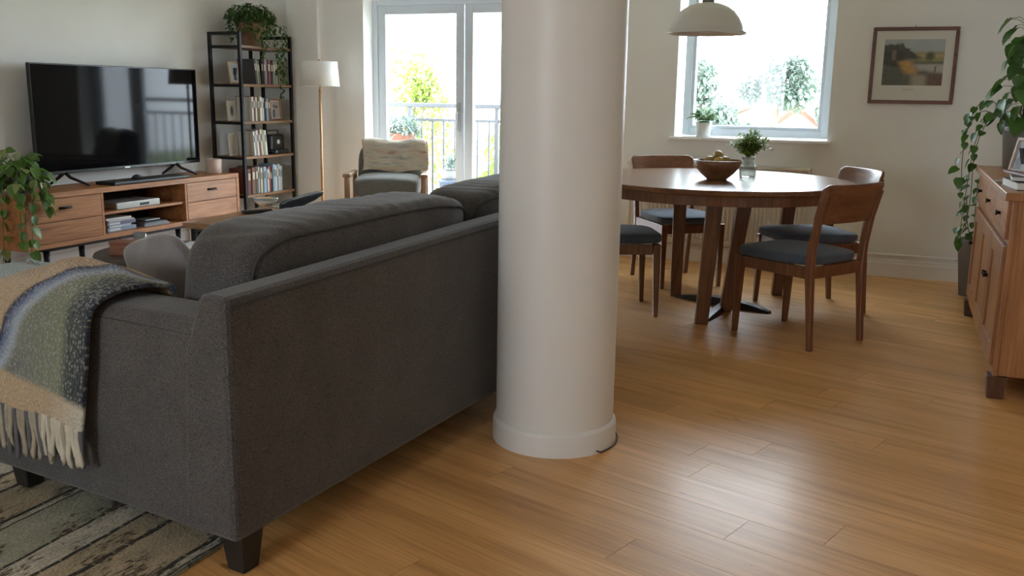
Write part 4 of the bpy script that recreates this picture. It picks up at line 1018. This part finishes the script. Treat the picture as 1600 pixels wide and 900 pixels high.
chairs = [('dark wooden dining chair nearest the viewer, back turned, right of the table', (-.448, 5.12), (-.842, .54)),
          ('dark wooden dining chair behind the nearest one, beside the picture wall', (-.46, 5.87), (-.85, -.53)),
          ('dark wooden dining chair half hidden behind the column', (-1.525, 5.29), (.9, .44)),
          ('dark wooden dining chair on the far side of the table by the radiator', (-1.365, 6.32), (.62, -.785))]
ch0 = None
for (lab, (x, y), (fx, fy)) in chairs:
    a = math.atan2(fy, fx)
    if ch0 is None: ch0 = make_chair(lab, (x, y, 0), a)
    else:
        c_ = copy_tree(ch0); c_.location = (x, y, 0); c_.rotation_euler = (0, 0, a); c_['label'] = lab

# fruit bowl and fruit
bw = tag(MB().lathe([(0, 0), (.058, 0), (.062, .006), (.095, .035), (.128, .075), (.142, .112), (.137, .114), (.122, .078), (.088, .040), (.05, .016), (0, .014)], (-.985, 5.56, TZ + .0006), 48).build('fruit_bowl', wood('bowl_wood', (.15, .068, .03), (.24, .115, .055), (.32, .165, .085), 0, .4, .1, 1.2), smooth=True), 'turned wooden bowl of yellow fruit on the dining table', 'bowl')
FRU = [M('ripe_yellow_skin', (.50, .33, .07), .45, var=.2, vscale=14), M('dull_yellow_skin', (.40, .28, .10), .5, var=.25, vscale=14)]
spots = [(.066 * math.cos(t), .066 * math.sin(t), .049) for t in (PI + .1, PI * 1.4 + .1, PI * 1.8 + .1, PI * .2 + .1, PI * .6 + .1)] + [(.046 * math.cos(t), .046 * math.sin(t), .090) for t in (PI * 1.12, PI * 1.62, PI * .12, PI * .62)] + [(0, 0, .124)]
rf = random.Random(4); fi = ['at the left rim', 'at the front rim', 'at the right front rim', 'at the back right rim', 'at the back rim', 'upper layer at the left', 'upper layer at the front', 'upper layer at the right', 'upper layer at the back', 'at the very top of the heap']
for k, (a, b, c_) in enumerate(spots):
    t = thing('yellow_fruit', 'yellow fruit in the wooden bowl, ' + fi[k], 'fruit', (-.985 + a, 5.56 + b, TZ + c_ + .018), rf.uniform(0, 6), 'yellow fruit in the bowl'); Q = PM[t.name] @ Matrix.Rotation(rf.uniform(-.3, .3), 4, 'X')
    MB().sup((0, 0, 0), (.0345, .029, .028), 2.1, 8, lambda P: Vector((P.x * (1.0 + .12 * (abs(P.x) / .0345) ** 6), P.y * (1 - .12 * P.x / .0345), P.z))).map(lambda p: Q @ p).build('skin', FRU[k % 2], t, smooth=True)
    MB().tube([Q @ Vector((.0375, 0, 0)), Q @ Vector((.043, .001, .002))], [.003, .002], 5).build('stem', STEM, t)

# vase with a leafy bunch
vs_ = thing('vase', 'faceted grey glass jar with a leafy green bunch on the dining table', 'vase', (-.845, 5.80, TZ))
MB().lathe([(0, 0), (.046, 0), (.050, .006), (.050, .072), (.036, .098), (.034, .108), (.044, .125), (.041, .125), (.031, .108), (.033, .098), (.046, .070), (.046, .010), (0, .010)], (-.845, 5.80, TZ + .0006), 10).build('jar', glassware('smoky_glass', (.62, .64, .60), .12), vs_)
fo = MB(); st_ = MB(); rp = random.Random(9)
for k in range(95):
    th_ = rp.uniform(0, 2 * PI); sp = rp.uniform(.1, 1.0); hgt = rp.uniform(.08, .16) * (1.15 - .5 * sp)
    b0 = Vector((-.845, 5.80, TZ + .115)); tip = b0 + Vector((math.cos(th_) * .13 * sp, math.sin(th_) * .13 * sp, hgt))
    mid = (b0 + tip) / 2 + Vector((0, 0, .02)); st_.tube([b0, mid, tip], .0015, 4)
    for i in range(9):
        t_ = .25 + .75 * i / 8; p = b0 * (1 - t_) ** 2 + mid * 2 * t_ * (1 - t_) + tip * t_ * t_
        blade(fo, p, th_ + (1 if i % 2 else -1) * rp.uniform(.3, 1.2), rp.uniform(-.9, .3), rp.uniform(.026, .046), rp.uniform(.012, .019))
o = fo.build('foliage', GREEN3, vs_); o['kind'] = 'stuff'
st_.build('stems', STEM, vs_)

# pot plant on the window sill
sp_ = thing('sill_plant', 'small fern in a white pot at the left end of the window sill', 'plant', (-1.405, 7.24, .957))
MB().lathe([(0, 0), (.052, 0), (.060, .105), (.055, .107), (.051, .095), (0, .095)], (-1.405, 7.24, .9565), 28).build('pot', WHITEC, sp_, smooth=True)
fo = MB(); rp = random.Random(2)
for k in range(46):
    th_ = rp.uniform(0, 2 * PI); sp = rp.uniform(.3, 1.0); b0 = Vector((-1.405, 7.24, 1.05)); L = rp.uniform(.09, .14)
    for i in range(8):
        t_ = i / 7; p = b0 + Vector((math.cos(th_) * L * sp * t_, math.sin(th_) * L * .8 * sp * t_, .13 * t_ * (1.3 - sp * t_) ))
        for sg in (-1, 1): blade(fo, p, th_ + sg * 1.0, .1, .034, .014)
o = fo.build('foliage', leafmat('fern_leaf', (.13, .25, .09)), sp_); o['kind'] = 'stuff'

# pendant lamp
pn = thing('pendant_lamp', 'grey enamel dome pendant lamp hanging over the dining table', 'lamp', (-1.10, 5.60, 1.61))
px, py, pz = -1.10, 5.60, 1.612
outer = [(.228, -.004), (.226, .006), (.216, .012), (.206, .045), (.186, .085), (.155, .122), (.115, .150), (.07, .167), (.030, .173)]
inner = [(.027, .169), (.068, .163), (.112, .146), (.152, .118), (.182, .082), (.201, .044), (.211, .012), (.222, -.004)]
n_out = len(outer)
mb = MB().lathe(outer + inner, (px, py, pz), 64, close=True)
for i in range(len(mb.mi)): mb.mi[i] = 1 if n_out * 64 <= i < (n_out + len(inner) - 1) * 64 else 0
mb.build('shade', [PENDM, PENDI], pn, smooth=True)
MB().tube([(px, py, pz + .168), (px, py, pz + .215), (px, py, pz + .235)], [.036, .034, .012], 20).build('cap', GREYM, pn, smooth=True)
MB().tube([(px, py, pz + .23), (px, py, ZC - .03)], .004, 8).build('cord', M('grey_flex', (.25, .25, .24), .6), pn, smooth=True)
MB().tube([(px, py, ZC - .032), (px, py, ZC - .0005)], [.05, .055], 24).build('ceiling_rose', GREYM, pn, smooth=True)
MB().sup((px, py, pz + .10), (.03, .03, .045), 2, 8).tube([(px, py, pz + .14), (px, py, pz + .17)], .016, 10).build('bulb', M('opal_bulb', (.8, .8, .76), .3), pn, smooth=True)

# framed landscape
pic = thing('framed_picture', 'framed landscape print with a wide pale mount on the wall', 'picture', (.025, Y1 - .001, 1.23))
qx0, qx1, qz0, qz1 = -.250, .298, 1.228, 1.745
MAHO = wood('mahogany_frame', (.10, .038, .022), (.16, .062, .036), (.20, .085, .05), 0, .35, .1)
fb = .024
for nm_, a, b in (('frame_rail', (qx0, qz0), (qx1, qz0 + fb)), ('frame_rail', (qx0, qz1 - fb), (qx1, qz1)), ('frame_stile', (qx0, qz0 + fb), (qx0 + fb, qz1 - fb)), ('frame_stile', (qx1 - fb, qz0 + fb), (qx1, qz1 - fb))):
    MB().box((a[0], Y1 - .026, a[1]), (b[0], Y1 - .001, b[1])).build(nm_, MAHO, pic, bevel=.005)
MB().box((qx0 + fb - .004, Y1 - .016, qz0 + fb - .004), (qx1 - fb + .004, Y1 - .006, qz1 - fb + .004)).build('mount', M('cream_mount', (.66, .64, .58), .8), pic)
def scene_print(u, v):
    n_ = mnoise.noise((u * 4, v * 5, .5)); f_ = mnoise.noise((u * 15, v * 17, 3.1)); g_ = mnoise.noise((u * 34, v * 30, 7.7))
    def sm(x, w=.02): return min(1, max(0, .5 + x / w / 2))
    def lay(c, d, k): return tuple(a + (b - a) * k for a, b in zip(c, d))
    c = (.30 + .07 * n_ + .10 * v, .34 + .07 * n_ + .09 * v, .36 + .06 * n_ + .08 * v)
    c = lay(c, (.30, .26, .18), sm(.73 + .02 * n_ - v)); c = lay(c, (.42, .32, .15), sm(.68 + .012 * f_ - v))
    c = lay(c, (.30, .27, .13), sm(.61 + .015 * f_ - v)); c = lay(c, (.15, .15, .09), sm(.53 + .02 * f_ - v))
    crest = .90 - .10 * abs(u - .2) - .75 * max(0, u - .30) + .05 * f_ + .03 * g_
    c = lay(c, (.065 + .03 * g_, .068 + .03 * g_, .052), sm(crest - v) * sm(v - .56, .04) * sm(.62 - u, .08))
    c = lay(c, (.055 + .03 * g_, .05 + .025 * g_, .04), sm(.34 + .04 * f_ - u, .05) * sm(.74 - v) * sm(v - .36, .05))
    c = lay(c, (.22, .16, .11), sm(.03 - abs(u - .17), .02) * sm(.76 - v) * sm(v - .55))
    c = lay(c, (.085, .09, .05), sm(.075 - math.hypot(u - .77, (v - .63) * .8) + .015 * g_, .03))
    c = lay(c, (.40 + .05 * g_, .38 + .05 * g_, .34), sm(u - .52 - .06 * f_, .08) * sm(.46 + .02 * f_ - v) * sm(v - .25 - .03 * f_))
    c = lay(c, (.10 + .04 * f_, .105 + .04 * f_, .075), sm(.27 + .16 * (1 - u) + .03 * f_ - v, .04) * sm(.9 - u, .2))
    path = .30 + .55 * max(0, .50 - v) + .03 * f_
    c = lay(c, (.46 + .07 * g_, .27 + .04 * g_, .08), sm(.11 - abs(u - path - .06), .06) * sm(.53 - v, .03) * sm(v - .24, .05))
    c = lay(c, (.34 + .05 * g_, .30 + .05 * g_, .22), sm(.13 - abs(u - .62), .06) * sm(.23 - v + .03 * f_, .04))
    c = lay(c, (.15 + .04 * g_, .09 + .03 * g_, .06), sm(u - .76 + .04 * f_, .05) * sm(.27 + .03 * f_ - v, .04))
    c = lay(c, (.09, .06, .04), sm(.012 - abs(u - .87), .01) * sm(.42 - v) * sm(v - .28))
    return tuple(max(.02, x) for x in c)
print_panel('print', pic, ((qx0 + qx1) / 2, Y1 - .0165, 1.508), .385, .310, scene_print, 80, 64, Matrix())
MB().box((-.03, Y1 - .0168, 1.322), (.05, Y1 - .0162, 1.327)).build('caption_line', M('faint_pencil', (.45, .43, .39), .8), pic)
MB().tube([(.02, Y1 - .001, 1.752), (.02, Y1 - .012, 1.754)], .003, 6).build('hook', DKMET, pic)

# ------------------------------------------------------------------ sideboard
sb = thing('sideboard', 'honey brown wooden sideboard with drawers and doors at the right', 'sideboard', (.68, 5.2, 0))
fx, ya_, yb_, zt = .452, 4.36, 6.12, .885
MB().box((fx - .034, ya_ - .03, zt - .034), (.93, yb_ + .02, zt)).build('top', PINE, sb, bevel=.004)
PINEY = wood('sideboard_wood_rails', (.26, .10, .032), (.38, .16, .054), (.46, .215, .082), 1, .4, .1, .9, .08)
MB().box((fx + .02, ya_, .10), (.925, ya_ + .022, zt - .034)).build('side_panel', PINE, sb, bevel=.002)
MB().box((fx + .02, yb_ - .022, .10), (.925, yb_, zt - .034)).build('side_panel', PINE, sb, bevel=.002)
MB().box((.905, ya_ + .022, .10), (.925, yb_ - .022, zt - .034)).build('back_panel', PINE, sb)
MB().box((fx + .02, ya_ + .022, .10), (.905, yb_ - .022, .122)).build('bottom_panel', PINE, sb)
MB().box((fx, ya_ - .004, .085), (fx + .02, yb_ + .004, .125)).build('plinth_rail', PINEY, sb, bevel=.002)
for (a, b) in ((ya_ - .004, ya_ + .055), (yb_ - .04, yb_ + .004)): MB().box((fx, a, .125), (fx + .02, b, zt - .034)).build('stile', PINE, sb, bevel=.002)
MB().box((fx, ya_ + .055, .655), (fx + .02, yb_ - .04, .675)).build('rail', PINEY, sb, bevel=.002)
n_d = 3; dw = (yb_ - .04 - ya_ - .055) / n_d
for k in range(n_d):
    a = ya_ + .055 + k * dw + .003; b = a + dw - .006
    d = MB().box((fx - .014, a, .680), (fx + .016, b, zt - .040)).build('drawer', PINEY, sb, bevel=.004)
    MB().tube([(fx - .013, (a + b) / 2, .765), (fx - .024, (a + b) / 2, .765), (fx - .034, (a + b) / 2, .765)], [.007, .008, .014], 12).build('knob', DKMET, d, smooth=True)
    r = .075
    dd = MB().box((fx - .014, a, .130), (fx + .016, a + r, .650)).box((fx - .014, b - r, .130), (fx + .016, b, .650)).box((fx - .014, a + r, .130), (fx + .016, b - r, .130 + r)).box((fx - .014, a + r, .650 - r), (fx + .016, b - r, .650)).build('door', PINE, sb, bevel=.003)
    MB().box((fx - .004, a + r - .004, .130 + r - .004), (fx + .010, b - r + .004, .654 - r)).build('door_panel', PINE, dd, bevel=.002)
    MB().tube([(fx - .013, a + .035 if k % 2 else b - .035, .44), (fx - .034, a + .035 if k % 2 else b - .035, .44)], [.007, .013], 12).build('knob', DKMET, dd, smooth=True)
for (x, y) in ((fx - .022, ya_ - .02), (fx - .022, yb_ - .09), (.85, ya_ - .02), (.85, yb_ - .09)):
    MB().hexa([(x + .008, y + .008, 0), (x + .072, y + .008, 0), (x + .072, y + .082, 0), (x + .008, y + .082, 0)], [(x, y, .0985), (x + .08, y, .0985), (x + .08, y + .09, .0985), (x, y + .09, .0985)]).build('foot', wood('sideboard_foot_wood', (.07, .028, .014), (.10, .042, .02), (.13, .06, .03), 2, .45), sb, bevel=.003)

# things on the sideboard
photo_frame((.575, 5.50, zt + .001), .20, .185, math.radians(-62), .22, FRP, 'pale wooden photo frame standing on the sideboard', portrait(7, (.25, .24, .25), True), .016, .006)
stack = [('black hardback at the bottom of the sideboard pile', .15, .115, .034, 6, (.02, .02, .022), 'book'), ('second black hardback in the sideboard pile', .145, .11, .022, -4, (.028, .028, .03), 'book'), ('maroon booklet near the top of the sideboard pile', .14, .105, .010, 12, (.18, .045, .05), 'booklet'), ('white leaflet on top of the sideboard pile', .10, .07, .004, 24, (.58, .58, .60), 'leaflet')]
z = zt + .0006
for k, (lab, a, b, t_, ang, c_, cat) in enumerate(stack):
    o = thing('book' if k < 2 else cat, lab, cat, (.565, 4.62 + .015 * k, z), math.radians(ang), 'reading matter on the sideboard'); Q = PM[o.name]
    MB().box((-b, -a, 0), (b, a, .003 if k < 3 else t_)).map(lambda p: Q @ p).build('cover', M('stack_cover_%d' % k, c_, .5), o, bevel=.0008)
    if k < 3:
        MB().box((-b + .003, -a + .004, .003), (b - .006, a - .003, t_ - .003)).map(lambda p: Q @ p).build('pages', PAPER, o)
        MB().box((-b, -a, t_ - .003), (b, a, t_)).box((b - .004, -a, .003), (b, a, t_ - .003)).map(lambda p: Q @ p).build('top_board', M('stack_cover_%d' % k, c_, .5), o)
    z += t_ + .0006
for k in range(3):
    o = thing('loose_card', ['white card poking out lowest beside the sideboard pile', 'lilac card lying in the middle beside the sideboard pile', 'grey card lying uppermost beside the sideboard pile'][k], 'card', (.475 + .004 * k, 4.93 - .03 * k, zt + .0006 + .0035 * k), math.radians(18 + 16 * k), 'loose cards on the sideboard'); Q = PM[o.name]
    MB().box((-.035, -.06, 0), (.035, .06, .003)).map(lambda p: Q @ p).build('sheet', M('card_%d' % k, ((.62, .62, .60), (.45, .42, .50), (.40, .40, .42))[k], .6), o)
    MB().box((-.025, -.04, .003), (.025, -.02, .0034)).map(lambda p: Q @ p).build('printed_band', M('card_band', (.2, .2, .24), .6), o)

# climbing vine in a pot on the sideboard
vp = thing('climbing_vine', 'tall climbing vine in a grey pot trailing off the sideboard end', 'plant', (.62, 5.93, zt))
MB().lathe([(0, 0), (.085, 0), (.105, .20), (.108, .21), (.108, .235), (.098, .235), (.094, .20), (0, .20)], (.62, 5.93, zt + .001), 28).build('pot', M('pewter_glaze', (.24, .24, .23), .35, .2), vp, smooth=True)
MB().tube([(.62, 5.93, zt + .19), (.62, 5.93, 1.66)], .018, 10).build('moss_pole', M('moss_fibre', (.09, .07, .04), .95, bump=.8, bscale=60), vp, smooth=True)
stv = MB(); rp = random.Random(31)
stv.tube([(.62 + .03 * math.cos(i * .9), 5.93 + .03 * math.sin(i * .9), zt + .20 + i * .035) for i in range(23)], .005, 6)
for k in range(34):
    z = 1.10 + .58 * k / 33; th_ = PI + rp.uniform(-1.5, 1.5); p = Vector((.62 + .05 * math.cos(th_), 5.93 + .05 * math.sin(th_), z))
    tip = p + Vector((math.cos(th_), math.sin(th_), .3)) * rp.uniform(.02, .10)
    stv.tube([p, (p + tip) / 2 + Vector((0, 0, .015)), tip], .002, 4)
    leaf_at(vp, LEAF4, tip, th_ + rp.uniform(-.5, .5), rp.uniform(.6, 1.35), rp.uniform(-.5, .5), rp.uniform(.07, .125))
tr2 = [[(.56, 5.99, 1.12), (.45, 6.06, 1.18), (.40, 6.15, 1.02), (.385, 6.17, .8), (.375, 6.18, .55), (.38, 6.18, .42)],
       [(.56, 5.97, 1.12), (.42, 6.02, 1.20), (.35, 6.10, 1.10), (.34, 6.14, .92), (.355, 6.17, .72)],
       [(.55, 5.93, 1.12), (.46, 5.98, 1.25), (.38, 6.08, 1.22), (.34, 6.15, 1.05)],
       [(.55, 5.88, 1.12), (.49, 5.88, 1.22), (.43, 6.0, 1.12), (.40, 6.12, .95), (.41, 6.19, .70), (.40, 6.20, .5)]]
for L in tr2:
    pts = [Vector(q) for q in L]; full = []
    for i in range(len(pts) - 1):
        for t_ in (0, .25, .5, .75): full.append(Vector(lerp_list([tuple(q) for q in pts], (i + t_) / (len(pts) - 1))))
    full.append(pts[-1]); stv.tube(full, .0025, 5)
    for i in range(3, len(full), 1):
        if rp.random() < .85:
            yw = rp.uniform(PI * .7, PI * 1.6); leaf_at(vp, LEAF4, full[i] + Vector((rp.uniform(-.02, .01), rp.uniform(-.01, .02), 0)), yw, rp.uniform(.4, 1.3), rp.uniform(-.6, .6), rp.uniform(.035, .075))
stv.build('stems', STEM, vp, smooth=True)

# tall planter on the floor behind the sideboard
fp = thing('floor_planter', 'tall tapered grey planter on the floor past the sideboard', 'planter', (.50, 6.72, 0))
MB().lathe([(0, 0), (.062, 0), (.102, .36), (.105, .375), (.096, .375), (.090, .34), (0, .34)], (.50, 6.72, .0), 28).build('pot', M('slate_planter', (.17, .165, .155), .55, var=.1), fp, smooth=True)
MB().lathe([(0, .335), (.088, .335), (.088, .352), (0, .356)], (.50, 6.72, 0), 20).build('soil', SOIL, fp)
stv = MB(); 
for k, (dx, dy, L) in enumerate(((-.06, .0, .30), (-.02, -.03, .42), (.03, .02, .36))):
    pts = [Vector((.50 + dx * .4, 6.72 + dy, .345)), Vector((.50 + dx, 6.72 + dy, .345 + L * .5)), Vector((.50 + dx * 1.3, 6.72 + dy * 1.5, .345 + L))]; stv.tube(pts, .003, 5)
    for i in range(7):
        t_ = .2 + .8 * i / 6; p = pts[0] * (1 - t_) ** 2 + pts[1] * 2 * t_ * (1 - t_) + pts[2] * t_ * t_
        leaf_at(fp, LEAF4, p, rp.uniform(PI * .6, PI * 1.7), rp.uniform(0, 1), rp.uniform(-.5, .5), rp.uniform(.045, .07))
stv.build('stems', STEM, fp, smooth=True)

# ------------------------------------------------------------------ outside: balcony
BALC = M('balcony_concrete', (.50, .48, .45), .85, var=.08)
struct(bxo('balcony_floor', (-6.2, Y1 + WT, -.16), (-1.9, 9.15, -.04), BALC, bevel=0), 'pale concrete balcony floor outside the glazed door')
rl = thing('balcony_railing', 'grey metal balcony railing with upright bars outside the door', 'railing', (-4.0, 9.05, -.04))
RM = M('railing_paint', (.05, .05, .055), .5, .2)
MB().box((-6.2, 9.02, 1.10), (-1.9, 9.08, 1.145)).build('handrail', RM, rl, bevel=.006)
MB().box((-6.2, 9.035, .955), (-1.9, 9.065, .985)).build('upper_rail', RM, rl); MB().box((-6.2, 9.035, .06), (-1.9, 9.065, .09)).build('lower_rail', RM, rl)
bm_ = MB().box((-.008, -.008, .09), (.008, .008, .955)).build('baluster', RM); bme = bm_.data; bpy.data.objects.remove(bm_)
for k in range(32): inst(bme, 'baluster', rl, Matrix.Translation((-6.1 + k * .132, 9.05, 0)))
for x in (-5.9, -4.92, -3.9, -2.9): MB().box((x - .02, 9.03, -.04), (x + .02, 9.07, 1.10)).build('post', RM, rl)

bkt = thing('tub_planter', 'blue-grey tub with a small leafy plant on the balcony', 'planter', (-4.12, 8.45, -.04))
MB().lathe([(0, .0), (.10, .0), (.135, .42), (.15, .425), (.15, .45), (.13, .45), (.125, .40), (0, .40)], (-4.12, 8.45, -.04), 28).build('tub', M('blue_grey_plastic', (.035, .047, .075), .5), bkt, smooth=True)
MB().lathe([(0, .40), (.085, .40), (.10, .54), (.09, .54), (.08, .44), (0, .44)], (-4.12, 8.45, -.04), 24).build('inner_pot', M('pale_grey_pot', (.12, .12, .125), .6), bkt, smooth=True)
fo = MB(); rp = random.Random(8)
for k in range(70): 
    th_ = rp.uniform(0, 6.3); blade(fo, Vector((-4.12 + .05 * math.cos(th_), 8.45 + .05 * math.sin(th_), .50 + rp.uniform(0, .12))), th_, rp.uniform(-1.3, 0), rp.uniform(.06, .13), .03)
o = fo.build('foliage', TREEG, bkt); o['kind'] = 'stuff'
tpt = thing('terracotta_planter', 'terracotta planter with bushy greenery by the balcony railing', 'planter', (-4.86, 8.72, -.04))
MB().box((-5.05, 8.60, -.04), (-4.68, 8.84, .62)).build('stand', TERRAR, tpt, bevel=.01)
MB().lathe([(0, .66), (.12, .66), (.16, .86), (.17, .88), (.15, .88), (.14, .84), (0, .84)], (-4.86, 8.72, -.04), 24).build('pot', TERRAR, tpt, smooth=True)
fo = MB()
for k in range(420):
    th_ = rp.uniform(0, 6.3); r_ = .2 * math.sqrt(rp.random()); blade(fo, Vector((-4.86 + r_ * math.cos(th_), 8.72 + r_ * math.sin(th_), .84 + rp.uniform(-.05, .24) * (1 - r_ * 2.5))), th_ + rp.uniform(-1, 1), rp.uniform(-1, .8), rp.uniform(.04, .08), .035)
o = fo.build('foliage', TREEG, tpt); o['kind'] = 'stuff'

# ------------------------------------------------------------------ outside: garden far below, trees, houses
struct(bxo('ground', (-70, Y1 + 1.5, -5.2), (60, 120, -5.0), M('lawn_ground', (.22, .26, .12), .95, var=.3, vscale=1.5), bevel=0), 'grassy ground far below the balcony')
def tree(label, x, y, ztop, rx, rz, n_, lf, mat, seed, lobes=7, name='tree'):
    t = thing(name, label, 'tree' if name == 'tree' else 'shrub', (x, y, -5.0)); r_ = random.Random(seed)
    zc = ztop - rz; tr = MB().tube([(x, y, -5), (x + .05, y, (zc - 5) / 2), (x, y, zc + rz * .3)], [.16, .12, .05], 8)
    L = []
    for k in range(lobes):
        th_ = r_.uniform(0, 6.3); e = r_.uniform(-.7, 1); rr = r_.uniform(.35, .75)
        c = Vector((x + rx * rr * math.cos(th_) * (1 - .3 * e), y + rx * rr * math.sin(th_) * (1 - .3 * e), zc + rz * e * .75)); L.append((c, r_.uniform(.28, .45)))
        tr.tube([(x, y, zc - rz * .5), ((x + c.x) / 2, (y + c.y) / 2, (zc - rz * .3 + c.z) / 2), c], [.05, .035, .015], 5)
    L.append((Vector((x, y, ztop - rz * .35)), .36)); tr.build('trunk', BARK, t, smooth=True)
    fo = MB()
    for k in range(n_):
        c, q = L[r_.randrange(len(L))]; d = Vector((r_.gauss(0, 1), r_.gauss(0, 1), r_.gauss(0, 1))).normalized() * (r_.random() ** .4)
        p = c + Vector((d.x * rx * q, d.y * rx * q, d.z * rz * q * 1.2)); blade(fo, p, r_.uniform(0, 6.3), r_.uniform(-1, 1.2), lf * r_.uniform(.7, 1.3), lf * .6)
    o = fo.build('foliage', mat, t); o['kind'] = 'stuff'
tree('yellow-green tree beyond the balcony railing at the left', -7.75, 14.0, 1.95, .95, 1.5, 2200, .12, TREEY, 1)
tree('low leafy tree crown behind the balcony railing middle', -6.35, 16.5, .75, .95, .9, 1500, .12, TREEY, 6)
tree('big-leaved bright shrub behind the railing near the column', -4.30, 10.3, .95, .6, 1.1, 420, .22, TREEY, 2, name='shrub')
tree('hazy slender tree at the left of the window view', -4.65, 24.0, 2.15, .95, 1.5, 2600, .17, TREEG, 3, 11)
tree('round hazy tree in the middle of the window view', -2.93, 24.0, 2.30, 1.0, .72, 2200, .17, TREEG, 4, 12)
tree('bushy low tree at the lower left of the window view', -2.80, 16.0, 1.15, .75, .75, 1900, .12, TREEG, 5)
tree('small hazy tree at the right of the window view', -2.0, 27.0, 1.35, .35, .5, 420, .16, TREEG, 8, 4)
def house(label, x, y, w_, d_, ze, zr, wallc, roofc, k):
    h = thing('house', label, 'house', (x, y, -5.0))
    wm, rm = M('render_%d' % k, wallc, .9), M('roof_tile_%d' % k, roofc, .85, var=.15, vscale=8)
    MB().box((x - w_ / 2, y, -5), (x + w_ / 2, y + d_, ze)).add([(x - w_ / 2, y, ze), (x + w_ / 2, y, ze), (x, y, zr), (x - w_ / 2, y + d_, ze), (x + w_ / 2, y + d_, ze), (x, y + d_, zr)], [(0, 1, 2), (5, 4, 3)]).build('walls', wm, h)
    o_ = .15
    for s_ in (-1, 1):
        n_ = Vector((s_ * (zr - ze), 0, w_ / 2)).normalized() * .10
        a = Vector((x, y - o_, zr)); b = Vector((x + s_ * (w_ / 2 + .15), y - o_, ze - .15 * (zr - ze) / (w_ / 2))); e = Vector((0, d_ + 2 * o_, 0))
        q = [a, b, b + e, a + e]; q2 = [v + n_ for v in q]
        MB().add(q + q2, [(0, 1, 2, 3), (7, 6, 5, 4), (0, 4, 5, 1), (1, 5, 6, 2), (2, 6, 7, 3), (3, 7, 4, 0)]).build('roof_slope', rm, h)
    for i in range(2):
        xx = x - w_ * .22 + i * w_ * .44
        wn = MB().box((xx - .22, y - .04, ze - .75), (xx + .22, y - .005, ze - .12)).build('window', UPVC, h); MB().box((xx - .17, y - .045, ze - .70), (xx + .17, y - .041, ze - .17)).build('pane', M('far_dark_glass', (.10, .12, .14), .1), wn)
    ch = MB().box((x + w_ * .2, y + d_ * .4, ze), (x + w_ * .2 + .3, y + d_ * .4 + .3, zr + .4)).build('chimney', rm, h)
house('pale house with a red tiled gable in the window view', -2.75, 27.5, 1.9, 5, .20, .95, (.28, .22, .19), (.15, .06, .042), 0)
house('pinkish house with a low tiled roof farther off in the window view', -4.7, 36, 3.2, 5, .45, 1.15, (.26, .19, .16), (.16, .075, .055), 1)
house('reddish brick house at the right end of the window view', -1.65, 33.0, 2.0, 5, .55, 1.1, (.16, .075, .05), (.12, .05, .035), 2)
